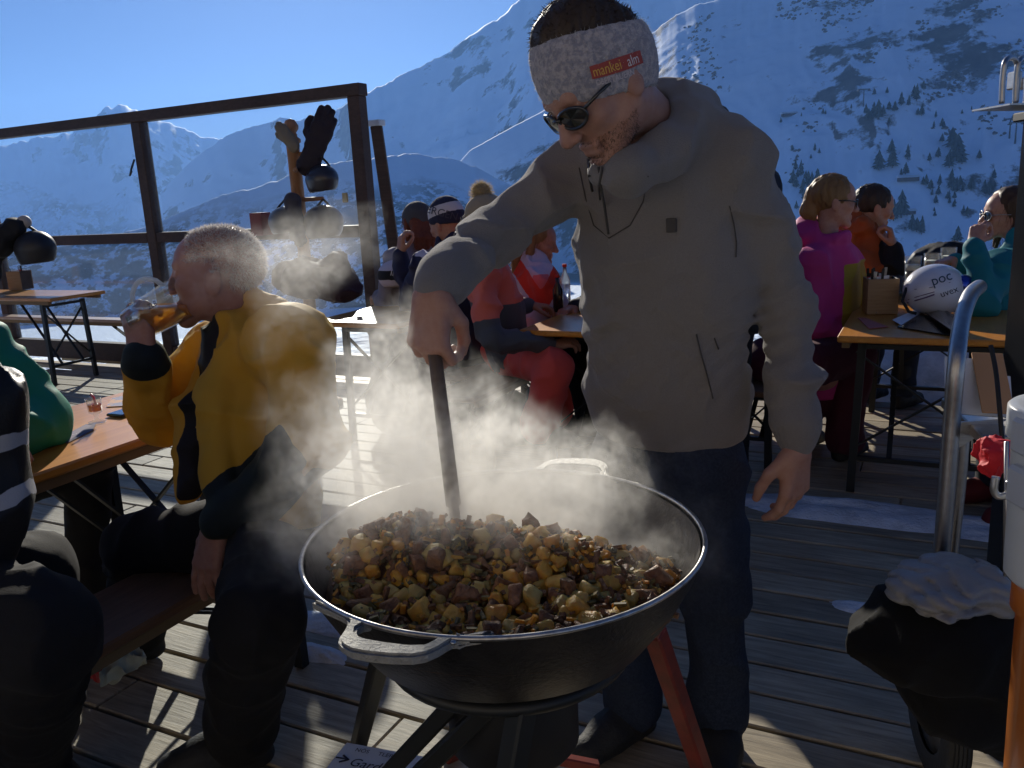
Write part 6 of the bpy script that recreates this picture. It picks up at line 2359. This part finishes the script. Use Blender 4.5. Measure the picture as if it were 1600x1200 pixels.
# bottles on the middle table
def bottle(p, h, r, m, label, cap):
    t = thing('bottle', label, 'bottle', p)
    m_ = MB()
    m_.lathe([(0, 0), (r, 0), (r, h * .6), (r * .4, h * .78), (r * .36, h * .93), (0, h * .93)], 16)
    m_.build('bottle_body', m, t, True)
    m_ = MB()
    m_.lathe([(0, h * .93), (r * .45, h * .93), (r * .45, h), (0, h)], 12)
    m_.build('bottle_cap', cap, t, True)
p = P(872, 470, 4.5); p.z = .752
bottle(p, .20, .028, mat('dark_bottle', (.02, .012, .01), .15, coat=.5), 'dark sauce bottle on the middle table by the edge of the hoodie', M_REDF)
p = P(884, 470, 4.9); p.z = .752
bottle(p, .22, .03, mat('clear_bottle', (.55, .62, .66), .1, trans=.6), 'clear bottle behind the dark sauce bottle on the middle table', M_REDF)
# crumpled snack bag on the boards under the bench
rag('snack_bag', 'crumpled red and pale green snack bag lying under the dark brown bench', 'bag', [((160, 1028, 2.05), (.035, .05, .02)), ((195, 1012, 2.08), (.045, .05, .02))],
    [mat('red_foil', (.5, .03, .03), .4), mat('pale_foil', (.5, .52, .42), .35, .3)], .004, crumple(.02, 30, .006, 70, 8), lambda p: (p[:, 0] > P(172, 1020, 2.06).x).astype(np.int32))
o = bpy.data.objects['snack_bag']
o.location.z -= .03

# unseen guests added behind the cook to shade the boards on the right
for (x, y, yaw, lab, sd) in ((.78, 4.55, -120, 'dark dressed guest added behind the cook to shade the boards, hidden by the hoodie', 51), (1.10, 5.35, -110, 'second dark dressed guest added for shade behind the cook, farther back, almost wholly hidden', 52)):
    J = pose((x, y), yaw, lean=.12)
    g, *_r = person('person', lab, J, hh=.006, h=.01, body_h=.014)
    jacket(g, J, M_NAVY, h=.012, puff=1.08, seed=sd)
    trousers(g, J, M_TROU, h=.014)
    shoes(g, J, M_BLACK, h=.011, boot=True, name='ski_boot')
    hair_cap(g, _r[2], _r[1], 1.0, M_HAIRD, [((0, .058, .06), (0, 1, .25)), ((0, .0, -.07), (0, 0, -1)), ((0, .035, -.02), (0, 1, -.7))], .010, 8, .006)

for (x, y, yaw, lab, sd, zz) in ((.60, 3.05, 150, 'standing guest in dark jacket added for shade right behind the cook, hidden by his chest', 53, 1.66), (.92, 3.70, 200, 'standing dark guest added for shade, a sliver between arm and chest of the cook', 54, 1.62)):  # two standing figures added as further shade casters for the boards
    J = pose((x, y), yaw, lean=.05, seat=.92)
    f_ = Vector((math.sin(R_(yaw)), math.cos(R_(yaw)), 0))
    for q in 'LR':
        J['kn' + q] = J['hp' + q] + f_ * .03 - Vector((0, 0, .42))
        J['an' + q] = Vector((J['kn' + q].x, J['kn' + q].y, .09))
        J['toe' + q] = J['an' + q] + f_ * .15 - Vector((0, 0, .05))
        J['wr' + q] = J['el' + q] - Vector((0, 0, .22)) + f_ * .08
        J.pop('hand' + q)
    g, *_r = person('person', lab, J, hh=.006, h=.01, body_h=.014)
    jacket(g, J, M_NAVY, h=.012, puff=1.08, seed=sd)
    trousers(g, J, M_TROU, h=.014)
    shoes(g, J, M_BLACK, h=.011)
    hair_cap(g, _r[2], _r[1], 1.0, M_HAIRD, [((0, .058, .06), (0, 1, .25)), ((0, .0, -.07), (0, 0, -1)), ((0, .035, -.02), (0, 1, -.7))], .010, 8, .006)

# ------------------------------------------------------------------ on the slope: conifers, lift pylons, huts
M_PINE = mat('pine_needles', (.018, .028, .022), .8, noise=(2.0, (.030, .042, .030), .3, .7))
M_TRUNK = mat('trunk_bark', (.05, .035, .025), .9)
def crown_mesh(seed, wide, tiers=13, n=9):
    r = random.Random(seed)
    V, F = [], []
    for t in range(tiers):
        f = t / (tiers - 1)
        z0 = .12 + .80 * f
        rad = wide * (1 - f) ** .75 * r.uniform(.8, 1.2) + .02
        if t == 0: rad *= .8
        apex = len(V)
        V.append((r.uniform(-.01, .01), r.uniform(-.01, .01), min(1.0, z0 + .20 * r.uniform(.8, 1.3))))
        for k in range(n * 2):
            a = math.pi * k / n + r.uniform(-.15, .15)
            q = rad * (r.uniform(.75, 1.25) if k % 2 == 0 else r.uniform(.35, .6))
            V.append((q * math.cos(a), q * math.sin(a), z0 - .05 * r.uniform(.2, 1.6) * (1 if k % 2 == 0 else .2)))
        for k in range(n * 2): F.append((apex, apex + 1 + k, apex + 1 + (k + 1) % (2 * n)))
    me = bpy.data.meshes.new('crown')
    me.from_pydata(V, [], F)
    me.materials.append(M_PINE)
    return me
crowns = [crown_mesh(i, w_) for i, w_ in enumerate((.20, .24, .30, .34, .18, .27))]
tm = MB()
tm.tube([(0, 0, -.06), (0, 0, .4)], [.025, .012], 6)
trunk_me = tm.mesh('trunk')
trunk_me.materials.append(M_TRUNK)
tr_ = random.Random(12)
spur_bvh = BVH['slope']
def pine(px, py, hpx, k, label, group):
    h_ = spur_bvh.ray_cast(Vector((0, 0, CAM_H)), ray(px, py).normalized())
    if h_[0] is None: return
    d = h_[3]
    H = hpx * d / FPX * 1.02
    t = thing('pine_tree', label, 'pine tree', h_[0], tr_.uniform(0, 6.28), group)
    t.scale = (H, H, H)
    link_mesh('crown', crowns[k], M_PINE, t)
    link_mesh('trunk', trunk_me, M_TRUNK, t)
big = [(1394, 262, 26, 3, 'broad dark pine standing left of the tall pair, low on the piste side'), (1373, 266, 28, 3, 'stout dark pine at the left end of the row above the heads'), (1393, 240, 20, 2, 'pine directly above the broad dark pine'), (1418, 248, 20, 0, 'slim lone pine right of the broad dark pine'),
       (1487, 232, 28, 3, 'tall crown of the biggest pine clump'), (1495, 250, 34, 3, 'wide pine in the middle of the biggest clump'), (1483, 262, 24, 3, 'pine at the foot of the biggest clump'), (1503, 256, 22, 2, 'pine on the right side of the biggest clump'), (1472, 222, 12, 2, 'small pine left of the top of the biggest clump'), (1466, 246, 14, 2, 'round small pine left of the biggest clump'), (1452, 252, 12, 1, 'small pine farther left of the biggest clump'),
       (1530, 248, 12, 2, 'lone small pine right of the biggest clump'), (1447, 290, 16, 1, 'lone pine below the hut'), (1486, 296, 28, 0, 'slender pine in the row below the biggest clump'), (1494, 300, 20, 2, 'pine beside the slender one in the lower row'), (1517, 297, 18, 2, 'broad low pine right of the lower row'), (1546, 305, 22, 2, 'pine near the black post, taller of the pair'), (1538, 302, 18, 1, 'pine near the black post, smaller of the pair'), (1553, 280, 14, 1, 'pine above the pair near the black post'), (1563, 306, 14, 1, 'pine just left of the black post')]
for x, y, s_, k, lab in big: pine(x, y, s_, k, lab, 'pines on the slope')
small = [(1372, 186, 26), (1365, 180, 18), (1357, 188, 16), (1353, 178, 14), (1380, 180, 14), (1389, 172, 12), (1398, 174, 14), (1408, 165, 18), (1420, 165, 14), (1432, 157, 22), (1428, 152, 16), (1443, 140, 12), (1440, 181, 16), (1434, 180, 10), (1389, 193, 9), (1462, 184, 10), (1472, 198, 12), (1459, 200, 10), (1475, 200, 9), (1366, 148, 9), (1386, 146, 9), (1330, 170, 7), (1286, 178, 8), (1290, 179, 7), (1273, 236, 12), (1280, 240, 8), (1238, 236, 9), (1267, 248, 7), (1220, 192, 8), (1252, 182, 6), (1503, 178, 6), (1518, 172, 6), (1545, 178, 6), (1583, 188, 8), (1408, 340, 38), (1396, 345, 30), (1440, 366, 26), (1432, 362, 20), (1425, 360, 24), (1496, 378, 22), (1462, 318, 12), (1466, 305, 14), (1415, 272, 16), (1408, 274, 10), (1505, 335, 13), (1511, 335, 11), (1545, 180, 7), (1504, 300, 14), (1454, 296, 14), (1468, 290, 16)]
small += [(tr_.uniform(1440, 1560), tr_.uniform(285, 350), tr_.uniform(6, 12)) for i in range(16)]
ORD = ['first', 'second', 'third', 'fourth', 'fifth', 'sixth', 'seventh', 'eighth', 'ninth', 'tenth', 'eleventh', 'twelfth', 'thirteenth', 'fourteenth', 'fifteenth', 'sixteenth', 'seventeenth', 'eighteenth', 'nineteenth', 'twentieth'] + ['last'] * 20
marks = [('below the long row above the couple', 1380, 200), ('in the long row above the couple', 1385, 175), ('around the single lift pylon', 1430, 155), ('near the far hut by the cook', 1245, 185), ('beside the piste left of the couple', 1280, 240), ('next to the low dark hut', 1415, 285), ('between the couple and the rucksack', 1430, 355), ('under the biggest pine clump', 1480, 305), ('by the pair near the black post', 1530, 330), ('left of the twin pylons', 1540, 180)]
bins = {}
for x, y, s_ in small:
    k = min(marks, key=lambda m: (m[1] - x) ** 2 + (2 * (m[2] - y)) ** 2)[0]
    bins.setdefault(k, []).append((x, y, s_))
for k, lst in bins.items():
    for i, (x, y, s_) in enumerate(sorted(lst)):
        pine(x, y, s_, tr_.randrange(6), ORD[i] + ' small pine from the left of those ' + k, 'small pines scattered over the slope')
grove = []
for i in range(20):
    x = tr_.uniform(1222, 1290)
    grove.append((x, 268 + (x - 1222) * .35 + tr_.uniform(-20, 55), tr_.uniform(12, 24)))
for i, (x, y, s_) in enumerate(sorted(grove)):
    pine(x, y, s_, tr_.choice((0, 4, 1, 5)), ORD[i] + ' pine from the left in the grove between cook and magenta woman', 'pines of the grove behind the shoulder')
# rock outcrops breaking through the snow
M_ROCK = mat('grey_rock', (.085, .075, .068), .9, noise=(.35, (.16, .145, .13), .35, .7), bump=(.9, 1.0))
rb = MB()
rr_ = random.Random(3)
for (cx, cy, wx, wy, n) in ((1095, 60, 22, 60, 60), (1075, 120, 14, 50, 40), (1118, 110, 10, 30, 20), (1300, 25, 30, 24, 50), (1345, 5, 30, 14, 30), (1230, 20, 22, 18, 24), (1262, 8, 14, 14, 16), (1356, 88, 16, 12, 26), (1384, 72, 14, 12, 22), (1442, 45, 18, 14, 20), (1470, 76, 7, 5, 8), (1490, 125, 34, 20, 70), (1460, 150, 16, 8, 22), (1262, 200, 16, 9, 16), (1275, 165, 26, 10, 14), (1530, 20, 40, 12, 30), (1545, 190, 30, 22, 22), (1580, 75, 20, 14, 16), (1240, 250, 20, 40, 16), (1480, 205, 40, 12, 12)):
    for i in range(n):
        x, y = cx + rr_.gauss(0, wx * .5), cy + rr_.gauss(0, wy * .5)
        h_ = spur_bvh.ray_cast(Vector((0, 0, CAM_H)), ray(x, y).normalized())
        if h_[0] is None: continue
        k = h_[3] / FPX * rr_.uniform(1.2, 4.2)
        q = Matrix.Rotation(rr_.uniform(0, 6.28), 3, Vector((rr_.gauss(0, 1), rr_.gauss(0, 1), 1)).normalized())
        v0 = len(rb.v)
        rb.ell(h_[0] - h_[1] * k * .25, (k * rr_.uniform(.7, 1.6), k * rr_.uniform(.5, 1), k * rr_.uniform(.4, 1.0)), q, 6, 4)
        for j in range(v0, len(rb.v)):
            rb.v[j] = tuple(c_ + rr_.uniform(-.22, .22) * k for c_ in rb.v[j])
tag(rb.build('rocks', M_ROCK), kind='stuff')
M_PYL = mat('pylon_steel', (.05, .05, .055), .6)
for x, y, s_, lab in ((1349, 166, 22, 'ski lift pylon on the upper piste'), (1577, 216, 24, 'left one of two ski lift pylons beside the black post'), (1586, 224, 26, 'right one of two ski lift pylons beside the black post')):
    h_ = spur_bvh.ray_cast(Vector((0, 0, CAM_H)), ray(x, y).normalized())
    H = s_ * h_[3] / FPX
    t = thing('lift_pylon', lab, 'lift pylon', h_[0], 0, 'ski lift pylons')
    b = MB()
    b.tube([(0, 0, -1), (0, 0, H)], [H * .045, H * .03], 8)
    b.build('mast', M_PYL, t)
    b = MB()
    b.box((0, 0, H), (H * .75, H * .06, H * .07))
    b.build('cross_arm', M_PYL, t)
    for s__ in (-1, 1):
        b = MB()
        b.box((s__ * H * .34, 0, H * .93), (H * .12, H * .2, H * .06))
        b.build('sheave_beam', M_PYL, t)
for x, y, w_, lab in ((1419, 282, 26, 'low dark mountain hut with snowy roof in the middle of the slope'), (1415, 334, 24, 'long low shed beside the piste above the rucksack'), (1233, 181, 20, 'small far hut on the upper piste next to the cook')):
    h_ = spur_bvh.ray_cast(Vector((0, 0, CAM_H)), ray(x, y).normalized())
    W = w_ * h_[3] / FPX
    t = thing('mountain_hut', lab, 'hut', h_[0] + Vector((0, 0, -.3)))
    b = MB()
    b.box((0, 0, W * .08), (W, W * .4, W * .2))
    b.build('hut_wall', M_BEAM, t)
    b = MB()
    b.add([(-W * .56, -W * .28, W * .18), (W * .56, -W * .28, W * .18), (W * .56, 0, W * .30), (-W * .56, 0, W * .30), (-W * .56, W * .28, W * .18), (W * .56, W * .28, W * .18)], [(0, 1, 2, 3), (3, 2, 5, 4), (0, 3, 4), (1, 5, 2), (0, 4, 5, 1)])
    b.build('roof', M_SNOWPATCH, t)
# ------------------------------------------------------------------ steam drifting off the pan (a voxel fog built by geometry nodes)
def steam():
    blobs = [  # pixel, distance, radii (m), strength
        ((640, 800), 1.33, (.20, .13, .075), 1.15), ((640, 720), 1.36, (.120, .12, .10), 1.25), ((630, 640), 1.38, (.085, .11, .095), 1.1), ((590, 560), 1.42, (.050, .10, .075), .80),
        ((770, 815), 1.40, (.16, .12, .06), .95), ((880, 830), 1.36, (.17, .13, .055), 1.0), ((985, 845), 1.34, (.11, .13, .055), .8), ((740, 690), 1.42, (.08, .10, .07), .66),
        ((900, 760), 1.48, (.22, .08, .05), .46), ((490, 660), 1.50, (.10, .12, .11), .22), ((520, 740), 1.36, (.08, .10, .07), .44), ((440, 500), 1.72, (.09, .14, .11), .2), ((940, 700), 1.55, (.07, .05, .07), .42),
        ((370, 420), 1.98, (.13, .14, .07), .24), ((310, 420), 2.0, (.07, .1, .06), .2), ((490, 400), 1.9, (.13, .18, .09), .32), ((820, 690), 1.5, (.12, .08, .06), .36)]
    ng = bpy.data.node_groups.new('steam_field', 'GeometryNodeTree')
    ng.interface.new_socket('Geometry', in_out='OUTPUT', socket_type='NodeSocketGeometry')
    N, L = ng.nodes, ng.links
    def math_(o, a, c=None, clamp=False):
        n = N.new('ShaderNodeMath')
        n.operation = o
        n.use_clamp = clamp
        for i, q in enumerate((a, c)):
            if q is None: continue
            if isinstance(q, (int, float)): n.inputs[i].default_value = q
            else: L.new(q, n.inputs[i])
        return n.outputs[0]
    def vmath(o, a, b):
        n = N.new('ShaderNodeVectorMath')
        n.operation = o
        for i, q in enumerate((a, b)):
            if isinstance(q, (tuple, list, Vector)): n.inputs[i].default_value = q
            else: L.new(q, n.inputs[i])
        return n
    def noise(p, scale, detail, rough=.6, dist=0.0):
        n = N.new('ShaderNodeTexNoise')
        n.inputs['Scale'].default_value = scale
        n.inputs['Detail'].default_value = detail
        n.inputs['Roughness'].default_value = rough
        n.inputs['Distortion'].default_value = dist
        L.new(p, n.inputs['Vector'])
        return n
    def warp(p, scale, amt, detail=1):
        c = vmath('SUBTRACT', noise(p, scale, detail).outputs['Color'], (.5, .5, .5)).outputs[0]
        return vmath('ADD', p, vmath('MULTIPLY', c, (amt, amt, amt)).outputs[0]).outputs[0]
    pos = N.new('GeometryNodeInputPosition').outputs[0]
    wp = warp(warp(pos, 5.5, .26), 15, .10)
    env = None
    lo = Vector((9, 9, 9)); hi = -lo
    for (px, py), Y, r, s in blobs:
        c = P(px, py, Y)
        lo = Vector(map(min, lo, c - Vector(r) * 1.6)); hi = Vector(map(max, hi, c + Vector(r) * 1.6))
        dv = vmath('DIVIDE', vmath('SUBTRACT', wp, tuple(c)).outputs[0], tuple(r)).outputs[0]
        d2 = vmath('DOT_PRODUCT', dv, dv).outputs['Value']
        g = math_('MULTIPLY', math_('POWER', 2.718, math_('MULTIPLY', d2, -1.0)), s)
        env = g if env is None else math_('ADD', env, g)
    env = math_('MINIMUM', env, 1.35)
    wq = warp(wp, 34, .035)
    sq = vmath('MULTIPLY', wq, (1.0, 1.0, .75)).outputs[0]
    n1 = noise(sq, 13, 6, .62).outputs['Fac']
    n2 = noise(sq, 19, 2, .5).outputs['Fac']
    n3 = noise(sq, 46, 2, .5).outputs['Fac']
    def ridge(n, k):
        r = math_('MAXIMUM', math_('SUBTRACT', 1.0, math_('ABSOLUTE', math_('MULTIPLY', math_('SUBTRACT', n, .5), k))), 0.0)
        return math_('MULTIPLY', r, r)
    gate = math_('MULTIPLY', math_('SUBTRACT', env, .50), 2.8, True)
    thick = math_('MAXIMUM', math_('ADD', math_('SUBTRACT', env, .70), math_('MULTIPLY', math_('SUBTRACT', n1, .5), 3.6)), 0.0)
    thick = math_('MULTIPLY', thick, gate)
    fil = math_('ADD', ridge(n2, 11.0), math_('MULTIPLY', ridge(n3, 8.0), .6))
    wisp = math_('MULTIPLY', fil, math_('MAXIMUM', math_('SUBTRACT', env, .09), 0.0))
    den = math_('ADD', math_('MULTIPLY', thick, 5.0), math_('MULTIPLY', wisp, 13.0))
    lo.z = max(lo.z, .70)
    vc = N.new('GeometryNodeVolumeCube')
    L.new(den, vc.inputs['Density'])
    vc.inputs['Min'].default_value = lo
    vc.inputs['Max'].default_value = hi
    vox = .0068
    for i, k in enumerate(('Resolution X', 'Resolution Y', 'Resolution Z')): vc.inputs[k].default_value = max(8, int((hi[i] - lo[i]) / vox))
    m = bpy.data.materials.new('steam')
    m.use_nodes = True
    nt = m.node_tree
    nt.nodes.remove(nt.nodes['Principled BSDF'])
    pv = nt.nodes.new('ShaderNodeVolumePrincipled')
    pv.inputs['Color'].default_value = (.955, .945, .92, 1)
    pv.inputs['Anisotropy'].default_value = .5
    pv.inputs['Density'].default_value = 1.0
    nt.links.new(pv.outputs[0], nt.nodes['Material Output'].inputs['Volume'])
    sm = N.new('GeometryNodeSetMaterial')
    sm.inputs['Material'].default_value = m
    L.new(vc.outputs[0], sm.inputs[0])
    out = N.new('NodeGroupOutput')
    L.new(sm.outputs[0], out.inputs[0])
    b = MB()
    b.box((lo + hi) / 2, hi - lo)
    o = b.build('steam', m)
    md = o.modifiers.new('steam_fog', 'NODES')
    md.node_group = ng
    tag(o, kind='stuff')
steam()
# ------------------------------------------------------------------ haze
hz = MB()
hz.box((0, 2700, 260), (9000, 6200, 1000))
hb = bpy.data.materials.new('haze_air')
hb.use_nodes = True
hb.node_tree.nodes.remove(hb.node_tree.nodes['Principled BSDF'])
pv = hb.node_tree.nodes.new('ShaderNodeVolumePrincipled')
pv.inputs['Color'].default_value = (.22, .48, 1.0, 1)
pv.inputs['Density'].default_value = 1.1e-4
pv.inputs['Anisotropy'].default_value = .35
hb.node_tree.links.new(pv.outputs[0], hb.node_tree.nodes['Material Output'].inputs['Volume'])
tag(hz.build('haze', hb), kind='stuff')
